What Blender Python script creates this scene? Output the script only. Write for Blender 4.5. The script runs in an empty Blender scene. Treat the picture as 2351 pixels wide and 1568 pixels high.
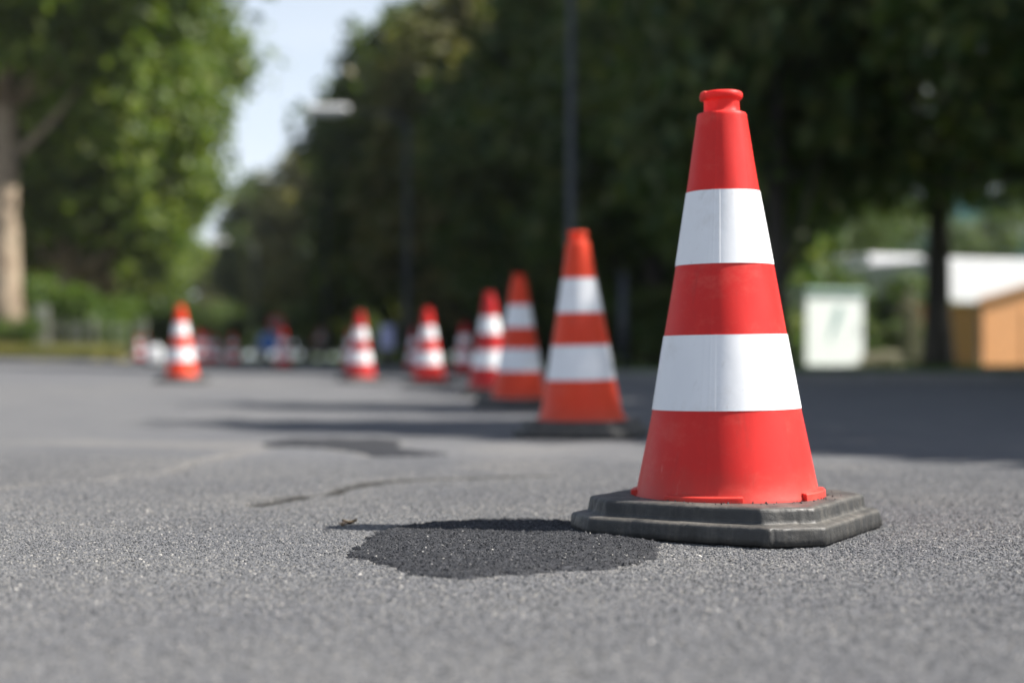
import bpy, bmesh, math, random
import numpy as np
from mathutils import Vector, Matrix

random.seed(7)
RNG = np.random.default_rng(11)
SC = bpy.context.scene
COL = SC.collection
PI = math.pi
R = math.radians

# ------------------------------------------------------------------ camera model (all in metres)
FPX, HZ, CX, CH = 3500.0, 815.5, 1175.5, 0.298      # photograph measured at 2351 px width
def X(px, d): return (px - CX) / FPX * d
def Z(py, d): return CH + (HZ - py) / FPX * d
def ground_pt(px, py):
    d = FPX * CH / (py - HZ)
    return (X(px, d), d)

def road_z(x, y):
    """cross fall of the carriageway, rising gently to the left"""
    t = np.maximum(0.0, -np.asarray(x, float) - 0.05 * np.asarray(y, float) - 0.3)
    return 0.0155 * np.minimum(t, 16.0)

TANR = 0.2586                                     # the road runs off to the left of the view axis
def xr(y, L): return -TANR * y + L                # a line parallel to the road, L metres to the right

# ------------------------------------------------------------------ numpy value noise
def vnoise(x, y, scale, seed):
    r = np.random.default_rng(seed)
    T = r.random((256, 256))
    u = x / scale; v = y / scale
    i = np.floor(u).astype(int); j = np.floor(v).astype(int)
    fu = u - i; fv = v - j
    fu = fu * fu * (3 - 2 * fu); fv = fv * fv * (3 - 2 * fv)
    i0, i1, j0, j1 = i & 255, (i + 1) & 255, j & 255, (j + 1) & 255
    return (T[i0, j0] * (1 - fu) * (1 - fv) + T[i1, j0] * fu * (1 - fv) + T[i0, j1] * (1 - fu) * fv + T[i1, j1] * fu * fv) * 2 - 1

# ------------------------------------------------------------------ mesh helpers
def mesh_np(name, V, F, mats=(), smooth=False, midx=None, attr=None):
    """V (n,3) array, F list of (k,m) index arrays (all faces of one size per array)"""
    me = bpy.data.meshes.new(name)
    V = np.asarray(V, np.float32)
    me.vertices.add(len(V)); me.vertices.foreach_set('co', V.ravel())
    Fs = [np.asarray(f, np.int32) for f in F if len(f)]
    loops = np.concatenate([f.ravel() for f in Fs])
    tot = np.concatenate([np.full(len(f), f.shape[1], np.int32) for f in Fs])
    start = np.concatenate([[0], np.cumsum(tot)[:-1]]).astype(np.int32)
    me.loops.add(len(loops)); me.loops.foreach_set('vertex_index', loops)
    me.polygons.add(len(tot)); me.polygons.foreach_set('loop_start', start); me.polygons.foreach_set('loop_total', tot)
    me.polygons.foreach_set('use_smooth', np.full(len(tot), bool(smooth)) if np.isscalar(smooth) else np.asarray(smooth, bool))
    for m in mats: me.materials.append(m)
    if midx is not None: me.polygons.foreach_set('material_index', np.asarray(midx, np.int32))
    if attr:
        for k, a in attr.items():
            at = me.attributes.new(k, 'FLOAT', 'POINT'); at.data.foreach_set('value', np.asarray(a, np.float32))
    me.update(calc_edges=True); me.validate()
    return me

def link(name, me, parent=None, loc=(0, 0, 0)):
    o = bpy.data.objects.new(name, me); COL.objects.link(o); o.location = loc
    if parent is not None: o.parent = parent
    return o

def tag(o, label=None, cat=None, group=None, kind=None):
    if label: o['label'] = label
    if cat: o['category'] = cat
    if group: o['group'] = group
    if kind: o['kind'] = kind
    return o

def thing(name, label, cat, loc=(0, 0, 0), rz=0.0, group=None):
    o = bpy.data.objects.new(name, None); COL.objects.link(o)
    o.empty_display_size = 0.1
    o.location = loc; o.rotation_euler = (0, 0, rz)
    return tag(o, label, cat, group)

def dup(root, loc, rz=0.0, sc=1.0, label=None, group=None, swap=None):
    r = root.copy(); COL.objects.link(r); r.location = loc; r.rotation_euler = (root.rotation_euler[0], root.rotation_euler[1], rz)
    r.scale = (sc, sc, sc) if np.isscalar(sc) else sc
    if label: r['label'] = label
    if group: r['group'] = group
    for ch in list(root.children):
        c = ch.copy(); COL.objects.link(c); c.parent = r
        if swap and ch.name.split('.')[0] in swap:
            for k, m in enumerate(swap[ch.name.split('.')[0]]):
                if m is not None:
                    c.material_slots[k].link = 'OBJECT'; c.material_slots[k].material = m
        for g in ch.children:
            d = g.copy(); COL.objects.link(d); d.parent = c
    return r

class MB:
    """collects simple solids into one mesh"""
    def __init__(s): s.bm = bmesh.new()
    def box(s, c, d, rz=0.0, bev=0.0, taper=1.0, mi=0):
        g = bmesh.ops.create_cube(s.bm, size=1.0)
        vs = g['verts']
        for v in vs:
            k = taper if v.co.z > 0 else 1.0
            v.co = Vector((v.co.x * d[0] * k, v.co.y * d[1] * k, v.co.z * d[2]))
        if bev > 0:
            es = list({e for v in vs for e in v.link_edges})
            r = bmesh.ops.bevel(s.bm, geom=es, offset=bev, segments=2, affect='EDGES', profile=0.5)
            vs = list({v for f in r['faces'] for v in f.verts} | {v for v in vs if v.is_valid})
        M = Matrix.Translation(Vector(c)) @ Matrix.Rotation(rz, 4, 'Z')
        bmesh.ops.transform(s.bm, matrix=M, verts=vs)
        for f in {f for v in vs for f in v.link_faces}: f.material_index = mi
        return vs
    def tube(s, pts, rad, seg=12, cap=True, mi=0):
        pts = [Vector(p) for p in pts]; rings = []
        up = Vector((0.31, 0.17, 0.93))
        for i, p in enumerate(pts):
            t = (pts[min(i + 1, len(pts) - 1)] - pts[max(i - 1, 0)]).normalized()
            a = t.cross(up)
            if a.length < 1e-3: a = t.cross(Vector((1, 0, 0)))
            a.normalize(); b = t.cross(a)
            r = rad[i] if hasattr(rad, '__len__') else rad
            rings.append([s.bm.verts.new(p + (a * math.cos(q) + b * math.sin(q)) * r) for q in [2 * PI * k / seg for k in range(seg)]])
        for i in range(len(rings) - 1):
            for k in range(seg):
                f = s.bm.faces.new((rings[i][k], rings[i][(k + 1) % seg], rings[i + 1][(k + 1) % seg], rings[i + 1][k])); f.material_index = mi; f.smooth = True
        if cap:
            for rg in (rings[0], rings[-1]):
                f = s.bm.faces.new(rg); f.material_index = mi
    def poly(s, pts, mi=0):
        f = s.bm.faces.new([s.bm.verts.new(p) for p in pts]); f.material_index = mi
    def prism(s, pts2, y0, y1, mi=0):
        """outline in x,z extruded along y"""
        a = [s.bm.verts.new((p[0], y0, p[1])) for p in pts2]; b = [s.bm.verts.new((p[0], y1, p[1])) for p in pts2]
        n = len(a)
        for k in range(n):
            f = s.bm.faces.new((a[k], a[(k + 1) % n], b[(k + 1) % n], b[k])); f.material_index = mi
        for q in (a, b):
            f = s.bm.faces.new(q); f.material_index = mi
    def build(s, name, mats, parent=None, smooth=False):
        bmesh.ops.recalc_face_normals(s.bm, faces=s.bm.faces[:])
        me = bpy.data.meshes.new(name); s.bm.to_mesh(me); s.bm.free()
        for m in (mats if isinstance(mats, (list, tuple)) else [mats]): me.materials.append(m)
        if smooth:
            for p in me.polygons: p.use_smooth = True
        return link(name, me, parent)

def revolve(name, prof, mats, parent, seg=192, rmod=None):
    """prof [(r,z)] with None where the shading breaks; rmod(phi, z) is extra radius"""
    ph = np.linspace(0, 2 * PI, seg, endpoint=False); k = np.arange(seg)
    V = []; F = []; n = 0; prev = False
    for p in prof:
        if p is None: prev = False; continue
        r, z = p
        rr = np.full(seg, r)
        if rmod is not None and r > 0.02: rr = rr + rmod(ph, z)
        V.append(np.stack([rr * np.sin(ph), -rr * np.cos(ph), np.full(seg, z)], 1))
        if prev:
            i = n - 1
            F.append(np.stack([i * seg + k, i * seg + (k + 1) % seg, (i + 1) * seg + (k + 1) % seg, (i + 1) * seg + k], 1))
        prev = True; n += 1
    me = mesh_np(name, np.concatenate(V), [np.concatenate(F)], mats, smooth=True)
    return link(name, me, parent)

# ------------------------------------------------------------------ materials
def new_mat(name):
    m = bpy.data.materials.new(name); m.use_nodes = True
    nt = m.node_tree; b = nt.nodes['Principled BSDF']
    return m, nt, b
def N(nt, t, **kw):
    n = nt.nodes.new(t)
    for k, v in kw.items():
        if k in n.inputs.keys(): n.inputs[k].default_value = v
        else: setattr(n, k, v)
    return n
def ramp(nt, fac, stops, interp='LINEAR'):
    r = nt.nodes.new('ShaderNodeValToRGB'); cr = r.color_ramp; cr.interpolation = interp
    while len(cr.elements) < len(stops): cr.elements.new(0.5)
    for e, (p, c) in zip(cr.elements, stops):
        e.position = p; e.color = (*c, 1) if len(c) == 3 else c
    nt.links.new(fac, r.inputs['Fac']); return r.outputs['Color']
def noise(nt, scale, detail=4, rough=0.6, vec=None, stretch=None):
    n = N(nt, 'ShaderNodeTexNoise'); n.inputs['Scale'].default_value = scale; n.inputs['Detail'].default_value = detail; n.inputs['Roughness'].default_value = rough
    if vec is None:
        tc = N(nt, 'ShaderNodeTexCoord'); vec = tc.outputs['Object']
    if stretch:
        mp = N(nt, 'ShaderNodeMapping'); mp.inputs['Scale'].default_value = stretch
        nt.links.new(vec, mp.inputs['Vector']); vec = mp.outputs['Vector']
    nt.links.new(vec, n.inputs['Vector']); return n.outputs['Fac']
def mix(nt, fac, a, b, mode='MIX'):
    m = nt.nodes.new('ShaderNodeMix'); m.data_type = 'RGBA'; m.blend_type = mode
    for s, v in ((m.inputs[0], fac), (m.inputs[6], a), (m.inputs[7], b)):
        if isinstance(v, (int, float)): s.default_value = v
        elif isinstance(v, tuple): s.default_value = (*v, 1) if len(v) == 3 else v
        else: nt.links.new(v, s)
    return m.outputs[2]
def mth(nt, op, a, b=None):
    m = nt.nodes.new('ShaderNodeMath'); m.operation = op
    for s, v in ((m.inputs[0], a), (m.inputs[1], b)):
        if v is None: continue
        if isinstance(v, (int, float)): s.default_value = v
        else: nt.links.new(v, s)
    return m.outputs[0]
def bump(nt, b, h, strength, dist, normal=None):
    n = N(nt, 'ShaderNodeBump'); n.inputs['Strength'].default_value = strength; n.inputs['Distance'].default_value = dist
    nt.links.new(h, n.inputs['Height'])
    if normal is not None: nt.links.new(normal, n.inputs['Normal'])
    nt.links.new(n.outputs['Normal'], b.inputs['Normal']); return n.outputs['Normal']

def simple(name, col, rough=0.6, var=0.15, scale=6.0, metal=0.0, bmp=0.0, stretch=None, spec=None):
    m, nt, b = new_mat(name)
    f = noise(nt, scale, 5, 0.6, stretch=stretch)
    lo = tuple(max(0, c * (1 - var)) for c in col); hi = tuple(min(1, c * (1 + var)) for c in col)
    nt.links.new(ramp(nt, f, [(0.3, lo), (0.7, hi)]), b.inputs['Base Color'])
    b.inputs['Roughness'].default_value = rough; b.inputs['Metallic'].default_value = metal
    if spec is not None: b.inputs['Specular IOR Level'].default_value = spec
    if bmp > 0: bump(nt, b, f, 0.6, bmp)
    return m

def asphalt(name, dark, light, is_patch=False):
    m, nt, b = new_mat(name)
    tc = N(nt, 'ShaderNodeTexCoord'); P = tc.outputs['Object']
    v = N(nt, 'ShaderNodeTexVoronoi'); v.inputs['Scale'].default_value = 230; nt.links.new(P, v.inputs['Vector'])
    fine = ramp(nt, noise(nt, 700, 2, 0.6, P), [(0.3, dark), (0.7, light)])
    sep = N(nt, 'ShaderNodeSeparateColor'); nt.links.new(v.outputs['Color'], sep.inputs[0])
    grain = ramp(nt, sep.outputs[0], [(0.0, dark), (0.5, tuple((a + c) / 2 for a, c in zip(dark, light))), (0.85, light), (1.0, tuple(min(1, c * 1.6) for c in light))])
    c = mix(nt, 0.55, fine, grain)
    big = noise(nt, 1.3, 5, 0.65, P)
    c = mix(nt, 1.0, c, ramp(nt, big, [(0.3, (0.84, 0.84, 0.86)), (0.7, (1.1, 1.08, 1.04))]), 'MULTIPLY')
    if not is_patch:
        wide = noise(nt, 0.22, 3, 0.5, P, stretch=(1.0, 0.35, 1.0))
        c = mix(nt, 1.0, c, ramp(nt, wide, [(0.35, (0.88, 0.89, 0.92)), (0.65, (1.06, 1.04, 1.0))]), 'MULTIPLY')
        pit = noise(nt, 34, 4, 0.75, P)
        c = mix(nt, ramp(nt, pit, [(0.70, (0,) * 3), (0.76, (0.75,) * 3)]), c, (0.03, 0.03, 0.032))
        stain = noise(nt, 2.7, 6, 0.7, P)
        c = mix(nt, 1.0, c, ramp(nt, stain, [(0.30, (0.78, 0.78, 0.80)), (0.46, (1, 1, 1)), (0.62, (1, 1, 1)), (0.75, (1.14, 1.11, 1.04))]), 'MULTIPLY')
        at2 = N(nt, 'ShaderNodeAttribute'); at2.attribute_name = 'dust'
        c = mix(nt, at2.outputs['Fac'], c, (0.30, 0.275, 0.235))
        at = N(nt, 'ShaderNodeAttribute'); at.attribute_name = 'wear'
        c = mix(nt, at.outputs['Fac'], c, (0.020, 0.018, 0.015))
    nt.links.new(c, b.inputs['Base Color'])
    b.inputs['Roughness'].default_value = 0.82
    b.inputs['Specular IOR Level'].default_value = 0.12 if is_patch else 0.35
    h = mth(nt, 'ADD', mth(nt, 'MULTIPLY', v.outputs['Distance'], -1.0), noise(nt, 900, 2, 0.5, P))
    bump(nt, b, h, 0.5, 0.002)
    return m

def stone_mat(name, stops, bright_at, bright):
    m, nt, b = new_mat(name)
    g = N(nt, 'ShaderNodeNewGeometry')
    c = ramp(nt, g.outputs['Random Per Island'], stops + [(bright_at, stops[-1][1]), (min(1, bright_at + 0.01), bright)])
    c = mix(nt, 1.0, c, ramp(nt, noise(nt, 1.3, 5, 0.65), [(0.3, (0.84, 0.84, 0.86)), (0.7, (1.1, 1.08, 1.04))]), 'MULTIPLY')
    nt.links.new(c, b.inputs['Base Color']); b.inputs['Roughness'].default_value = 0.72
    b.inputs['Specular IOR Level'].default_value = 0.4 if stops[1][1][0] > 0.05 else 0.2
    return m

def plastic_red(name, col, fade):
    m, nt, b = new_mat(name)
    f = noise(nt, 9, 6, 0.7, stretch=(1, 1, 0.35))
    c = ramp(nt, f, [(0.3, tuple(k * 0.92 for k in col)), (0.72, fade)])
    scr = noise(nt, 60, 3, 0.6, stretch=(1.2, 1.2, 0.12))
    c = mix(nt, ramp(nt, scr, [(0.70, (0, 0, 0)), (0.76, (0.30, 0.30, 0.30))]), c, (0.75, 0.30, 0.24))
    sp = noise(nt, 210, 2, 0.5)
    c = mix(nt, ramp(nt, sp, [(0.74, (0, 0, 0)), (0.79, (0.6, 0.6, 0.6))]), c, (0.22, 0.03, 0.02))
    rub = noise(nt, 7, 9, 0.78, stretch=(1, 1, 1.6))
    c = mix(nt, ramp(nt, rub, [(0.52, (0, 0, 0)), (0.70, (0.26, 0.26, 0.26))]), c, (0.74, 0.19, 0.14))
    tc = N(nt, 'ShaderNodeTexCoord'); sx = N(nt, 'ShaderNodeSeparateXYZ'); nt.links.new(tc.outputs['Object'], sx.inputs[0])
    foot = ramp(nt, mth(nt, 'ADD', sx.outputs['Z'], mth(nt, 'MULTIPLY', noise(nt, 22, 6, 0.7), 0.07)), [(0.095, (0.24,) * 3), (0.15, (0, 0, 0))])
    c = mix(nt, foot, c, (0.30, 0.13, 0.09))
    grime = noise(nt, 26, 6, 0.7, stretch=(1, 1, 0.10))
    c = mix(nt, ramp(nt, grime, [(0.60, (0, 0, 0)), (0.78, (0.35, 0.35, 0.35))]), c, (0.24, 0.035, 0.025))
    nt.links.new(c, b.inputs['Base Color'])
    nt.links.new(ramp(nt, f, [(0.3, (0.46,) * 3), (0.7, (0.6,) * 3)]), b.inputs['Roughness'])
    b.inputs['Specular IOR Level'].default_value = 0.32
    b.inputs['Subsurface Weight'].default_value = 0.30
    b.inputs['Subsurface Radius'].default_value = (0.035, 0.006, 0.005); b.inputs['Subsurface Scale'].default_value = 1.0
    bump(nt, b, noise(nt, 45, 5, 0.6), 0.12, 0.002)
    return m

def sheet_white():
    m, nt, b = new_mat('reflective_white')
    f = noise(nt, 12, 5, 0.6, stretch=(1, 1, 0.4))
    c = ramp(nt, f, [(0.3, (0.80, 0.81, 0.825)), (0.7, (0.86, 0.865, 0.87))])
    scr = noise(nt, 34, 4, 0.62, stretch=(0.9, 0.9, 0.5))
    c = mix(nt, ramp(nt, scr, [(0.62, (0, 0, 0)), (0.74, (0.45,) * 3)]), c, (0.46, 0.44, 0.41))
    rub = noise(nt, 9, 9, 0.78)
    c = mix(nt, ramp(nt, rub, [(0.54, (0, 0, 0)), (0.72, (0.30,) * 3)]), c, (0.55, 0.52, 0.47))
    sp = noise(nt, 170, 2, 0.5)
    c = mix(nt, ramp(nt, sp, [(0.75, (0, 0, 0)), (0.79, (0.6,) * 3)]), c, (0.25, 0.22, 0.2))
    nt.links.new(c, b.inputs['Base Color']); b.inputs['Roughness'].default_value = 0.55
    bump(nt, b, noise(nt, 14, 4, 0.5), 0.25, 0.004)
    return m

def rubber():
    m, nt, b = new_mat('black_rubber')
    g = N(nt, 'ShaderNodeNewGeometry'); sx = N(nt, 'ShaderNodeSeparateXYZ'); nt.links.new(g.outputs['True Normal'], sx.inputs[0])
    up = ramp(nt, sx.outputs['Z'], [(0.12, (0.07,) * 3), (0.35, (0.35,) * 3), (0.9, (0.75,) * 3)])
    dustn = ramp(nt, noise(nt, 14, 8, 0.72), [(0.38, (0.12,) * 3), (0.68, (1,) * 3)])
    fine = ramp(nt, noise(nt, 120, 5, 0.7), [(0.35, (0.4,) * 3), (0.7, (1,) * 3)])
    streak = ramp(nt, noise(nt, 30, 5, 0.7, stretch=(1.6, 1.6, 0.25)), [(0.46, (0,) * 3), (0.72, (0.36,) * 3)])
    dust = mix(nt, 1.0, mix(nt, 1.0, up, dustn, 'MULTIPLY'), fine, 'MULTIPLY')
    dust = mix(nt, 1.0, dust, mix(nt, 1.0, streak, fine, 'MULTIPLY'), 'ADD')
    c = mix(nt, dust, ramp(nt, noise(nt, 5, 4, 0.6), [(0.3, (0.016, 0.017, 0.018)), (0.7, (0.030, 0.030, 0.028))]), (0.18, 0.163, 0.138))
    pits = noise(nt, 260, 2, 0.5)
    c = mix(nt, ramp(nt, pits, [(0.74, (0,) * 3), (0.78, (0.8,) * 3)]), c, (0.20, 0.18, 0.15))
    nt.links.new(c, b.inputs['Base Color'])
    nt.links.new(ramp(nt, noise(nt, 18, 4, 0.6), [(0.3, (0.42,) * 3), (0.7, (0.72,) * 3)]), b.inputs['Roughness'])
    h = mth(nt, 'ADD', noise(nt, 90, 6, 0.65), mth(nt, 'MULTIPLY', noise(nt, 22, 3, 0.5), 2.0))
    bump(nt, b, h, 0.5, 0.0025)
    return m

def leaf_mat(name, lo, mid, hi, trans=0.35):
    m, nt, b = new_mat(name)
    g = N(nt, 'ShaderNodeNewGeometry')
    c = ramp(nt, g.outputs['Random Per Island'], [(0.0, lo), (0.5, mid), (1.0, hi)])
    big = noise(nt, 0.55, 3, 0.6)
    c = mix(nt, 1.0, c, ramp(nt, big, [(0.3, (0.75, 0.8, 0.85)), (0.7, (1.25, 1.2, 0.95))]), 'MULTIPLY')
    nt.links.new(c, b.inputs['Base Color']); b.inputs['Roughness'].default_value = 0.5
    b.inputs['Specular IOR Level'].default_value = 0.35
    t = N(nt, 'ShaderNodeBsdfTranslucent'); nt.links.new(mix(nt, 1.0, c, (1.25, 1.35, 0.55), 'MULTIPLY'), t.inputs['Color'])
    ms = N(nt, 'ShaderNodeMixShader'); ms.inputs[0].default_value = trans
    nt.links.new(b.outputs[0], ms.inputs[1]); nt.links.new(t.outputs[0], ms.inputs[2])
    nt.links.new(ms.outputs[0], nt.nodes['Material Output'].inputs['Surface'])
    return m

def bark_mat(name, a, c2, patchy):
    m, nt, b = new_mat(name)
    f = noise(nt, 2.2, 5, 0.65, stretch=(1, 1, 0.45))
    c = ramp(nt, f, [(0.40, a), (0.58, c2), (0.66, patchy)])
    nt.links.new(c, b.inputs['Base Color']); b.inputs['Roughness'].default_value = 0.9
    bump(nt, b, noise(nt, 14, 5, 0.65, stretch=(1, 1, 0.25)), 0.7, 0.03)
    return m

def grass_mat(name, lo, hi, dry):
    m, nt, b = new_mat(name)
    c = ramp(nt, noise(nt, 9, 5, 0.7), [(0.3, lo), (0.7, hi)])
    c = mix(nt, ramp(nt, noise(nt, 0.7, 4, 0.6), [(0.45, (0,) * 3), (0.7, (0.8,) * 3)]), c, dry)
    nt.links.new(c, b.inputs['Base Color']); b.inputs['Roughness'].default_value = 0.9
    b.inputs['Specular IOR Level'].default_value = 0.1
    bump(nt, b, noise(nt, 40, 4, 0.7), 0.8, 0.05)
    return m

def planks(name, col, n_per_m=7.0):
    m, nt, b = new_mat(name)
    tc = N(nt, 'ShaderNodeTexCoord'); sx = N(nt, 'ShaderNodeSeparateXYZ'); nt.links.new(tc.outputs['Object'], sx.inputs[0])
    fr = mth(nt, 'FRACT', mth(nt, 'MULTIPLY', sx.outputs['Z'], n_per_m))
    line = ramp(nt, fr, [(0.0, (0.35,) * 3), (0.07, (1,) * 3), (0.94, (1,) * 3), (1.0, (0.35,) * 3)])
    c = ramp(nt, noise(nt, 3, 5, 0.6, stretch=(1, 1, 6)), [(0.3, tuple(k * 0.8 for k in col)), (0.7, tuple(k * 1.15 for k in col))])
    nt.links.new(mix(nt, 1.0, c, line, 'MULTIPLY'), b.inputs['Base Color']); b.inputs['Roughness'].default_value = 0.65
    return m

M = {}
M['asphalt'] = asphalt('asphalt_worn', (0.070, 0.072, 0.077), (0.166, 0.168, 0.172))
M['stones'] = stone_mat('asphalt_stones', [(0.0, (0.034, 0.036, 0.039)), (0.12, (0.100, 0.103, 0.110)), (0.55, (0.138, 0.141, 0.147)), (0.86, (0.178, 0.177, 0.173)), (0.95, (0.27, 0.26, 0.24))], 0.986, (0.50, 0.48, 0.45))
M['patch'] = asphalt('asphalt_fresh', (0.018, 0.019, 0.022), (0.052, 0.054, 0.060), True)
M['patch_stones'] = stone_mat('fresh_stones', [(0.0, (0.016, 0.017, 0.019)), (0.5, (0.046, 0.048, 0.053)), (0.88, (0.085, 0.086, 0.09))], 0.984, (0.34, 0.33, 0.31))
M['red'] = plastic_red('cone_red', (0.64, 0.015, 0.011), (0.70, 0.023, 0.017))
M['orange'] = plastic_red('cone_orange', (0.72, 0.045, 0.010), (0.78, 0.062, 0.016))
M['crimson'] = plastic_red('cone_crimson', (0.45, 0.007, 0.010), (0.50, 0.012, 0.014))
M['white'] = sheet_white()
M['rubber'] = rubber()
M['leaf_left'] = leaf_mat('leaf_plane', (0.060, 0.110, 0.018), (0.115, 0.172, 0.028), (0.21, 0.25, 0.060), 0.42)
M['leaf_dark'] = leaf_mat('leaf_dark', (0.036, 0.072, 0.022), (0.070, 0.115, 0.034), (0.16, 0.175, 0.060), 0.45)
M['leaf_olive_hazed'] = leaf_mat('leaf_olive_hazed', (0.10, 0.115, 0.05), (0.16, 0.165, 0.07), (0.26, 0.22, 0.11), 0.42)  # olive foliage, its colour lightened to stand in for distance haze
M['leaf_bush'] = leaf_mat('leaf_bush', (0.04, 0.085, 0.015), (0.08, 0.145, 0.022), (0.17, 0.22, 0.05), 0.4)
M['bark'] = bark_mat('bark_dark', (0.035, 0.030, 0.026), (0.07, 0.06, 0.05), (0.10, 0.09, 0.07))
M['bark_plane'] = bark_mat('bark_plane', (0.20, 0.145, 0.10), (0.38, 0.30, 0.21), (0.13, 0.11, 0.08))
M['lawn'] = grass_mat('lawn', (0.035, 0.06, 0.014), (0.075, 0.12, 0.025), (0.10, 0.12, 0.04))
M['dry_grass'] = grass_mat('dry_grass', (0.12, 0.13, 0.03), (0.24, 0.22, 0.08), (0.34, 0.27, 0.15))
M['kerb'] = simple('kerb_stone', (0.20, 0.195, 0.185), 0.85, 0.2, 8, bmp=0.004)
M['pole'] = simple('galvanised_pole', (0.05, 0.055, 0.066), 0.5, 0.15, 5, metal=0.3)
M['greypole'] = simple('grey_painted_pole', (0.085, 0.09, 0.102), 0.55, 0.1, 5)  # pole colour lightened so the nearest lamp shows in tree shade
M['darkpole'] = simple('dark_painted_metal', (0.022, 0.027, 0.038), 0.5, 0.15, 5)
M['lamp_white'] = simple('lamp_housing', (0.84, 0.84, 0.84), 0.35, 0.05, 3)
M['lamp_glass'] = simple('lamp_cover', (0.82, 0.82, 0.80), 0.2, 0.03, 3)
M['plank'] = planks('larch_planks', (0.62, 0.29, 0.115))
M['felt'] = simple('roof_felt', (0.30, 0.19, 0.13), 0.8, 0.1, 5)
M['cabwhite'] = simple('painted_white_panel', (0.82, 0.85, 0.84), 0.5, 0.04, 2)
M['teal'] = simple('teal_paint', (0.30, 0.42, 0.41), 0.5, 0.1, 3)
M['conc_white'] = simple('white_render', (0.78, 0.77, 0.79), 0.8, 0.05, 1)
M['winglass'] = simple('dark_window_glass', (0.03, 0.04, 0.055), 0.12, 0.2, 1)
M['turq'] = simple('turquoise_glass', (0.12, 0.30, 0.30), 0.18, 0.25, 0.6)
M['wood_grey'] = simple('grey_weathered_wood', (0.30, 0.31, 0.24), 0.85, 0.2, 5, stretch=(3, 3, 0.5))
M['board'] = simple('pale_board', (0.52, 0.48, 0.40), 0.7, 0.1, 4)
M['lilac'] = simple('pale_lilac_plate', (0.42, 0.43, 0.66), 0.5, 0.05, 3)
M['blue'] = simple('blue_plate', (0.010, 0.10, 0.34), 0.4, 0.05, 3)
M['signwhite'] = simple('sign_white', (0.75, 0.75, 0.75), 0.4, 0.04, 3)
M['signred'] = simple('sign_red', (0.55, 0.02, 0.03), 0.4, 0.05, 3)
M['signgrey'] = simple('sign_back', (0.25, 0.26, 0.27), 0.45, 0.08, 3, metal=0.4)
M['beige'] = simple('pale_blossom', (0.30, 0.28, 0.19), 0.8, 0.2, 9)
M['dryleaf'] = simple('dry_leaf', (0.06, 0.04, 0.02), 0.8, 0.3, 40)
M['paleleaf'] = simple('pale_dry_leaf', (0.40, 0.29, 0.20), 0.8, 0.2, 40)

# ------------------------------------------------------------------ light and sky
SUN_EL, SUN_DIR_AZ = R(49.0), math.atan2(-0.025, 1.0)      # the sun stands to the right, a touch behind the camera
sun = bpy.data.lights.new('sun', 'SUN'); sun.energy = 5.0; sun.angle = R(0.5); sun.color = (1.0, 0.955, 0.89)
so = bpy.data.objects.new('sun', sun); COL.objects.link(so)
sd = Vector((math.cos(SUN_EL) * math.cos(SUN_DIR_AZ), math.cos(SUN_EL) * math.sin(SUN_DIR_AZ), math.sin(SUN_EL)))
so.rotation_euler = sd.to_track_quat('Z', 'Y').to_euler(); so.location = (20, 0, 30)
W = bpy.data.worlds.new('World'); SC.world = W; W.use_nodes = True
wn = W.node_tree; bg = wn.nodes['Background']
sky = wn.nodes.new('ShaderNodeTexSky'); sky.sky_type = 'NISHITA'; sky.sun_disc = False
sky.sun_elevation = SUN_EL; sky.sun_rotation = math.atan2(sd.x, sd.y)
sky.air_density = 1.0; sky.dust_density = 1.6; sky.ozone_density = 1.3; sky.altitude = 100
# thin high cloud veil
tcw = wn.nodes.new('ShaderNodeTexCoord'); mpw = wn.nodes.new('ShaderNodeMapping'); mpw.inputs['Scale'].default_value = (1.5, 1.5, 5.0)
nw = wn.nodes.new('ShaderNodeTexNoise'); nw.inputs['Scale'].default_value = 2.6; nw.inputs['Detail'].default_value = 5; nw.inputs['Roughness'].default_value = 0.55
wn.links.new(tcw.outputs['Generated'], mpw.inputs['Vector']); wn.links.new(mpw.outputs['Vector'], nw.inputs['Vector'])
crw = wn.nodes.new('ShaderNodeValToRGB'); crw.color_ramp.elements[0].position = 0.40; crw.color_ramp.elements[0].color = (0.04, 0.04, 0.04, 1)
crw.color_ramp.elements[1].position = 0.68; crw.color_ramp.elements[1].color = (0.5, 0.5, 0.5, 1)
wn.links.new(nw.outputs['Fac'], crw.inputs['Fac'])
mxw = wn.nodes.new('ShaderNodeMix'); mxw.data_type = 'RGBA'
wn.links.new(crw.outputs['Color'], mxw.inputs[0]); wn.links.new(sky.outputs['Color'], mxw.inputs[6]); mxw.inputs[7].default_value = (5.6, 6.0, 6.6, 1)
# pale summer haze low over the horizon
spw = wn.nodes.new('ShaderNodeSeparateXYZ'); wn.links.new(tcw.outputs['Generated'], spw.inputs[0])
mrw = wn.nodes.new('ShaderNodeMapRange'); mrw.interpolation_type = 'SMOOTHSTEP'
mrw.inputs['From Min'].default_value = 0.05; mrw.inputs['From Max'].default_value = 0.50; mrw.inputs['To Min'].default_value = 0.82; mrw.inputs['To Max'].default_value = 0.0
wn.links.new(spw.outputs['Z'], mrw.inputs['Value'])
mhw = wn.nodes.new('ShaderNodeMix'); mhw.data_type = 'RGBA'
wn.links.new(mrw.outputs['Result'], mhw.inputs[0]); wn.links.new(mxw.outputs[2], mhw.inputs[6]); mhw.inputs[7].default_value = (6.9, 7.6, 8.5, 1)
wn.links.new(mhw.outputs[2], bg.inputs['Color']); bg.inputs['Strength'].default_value = 0.068

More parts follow.
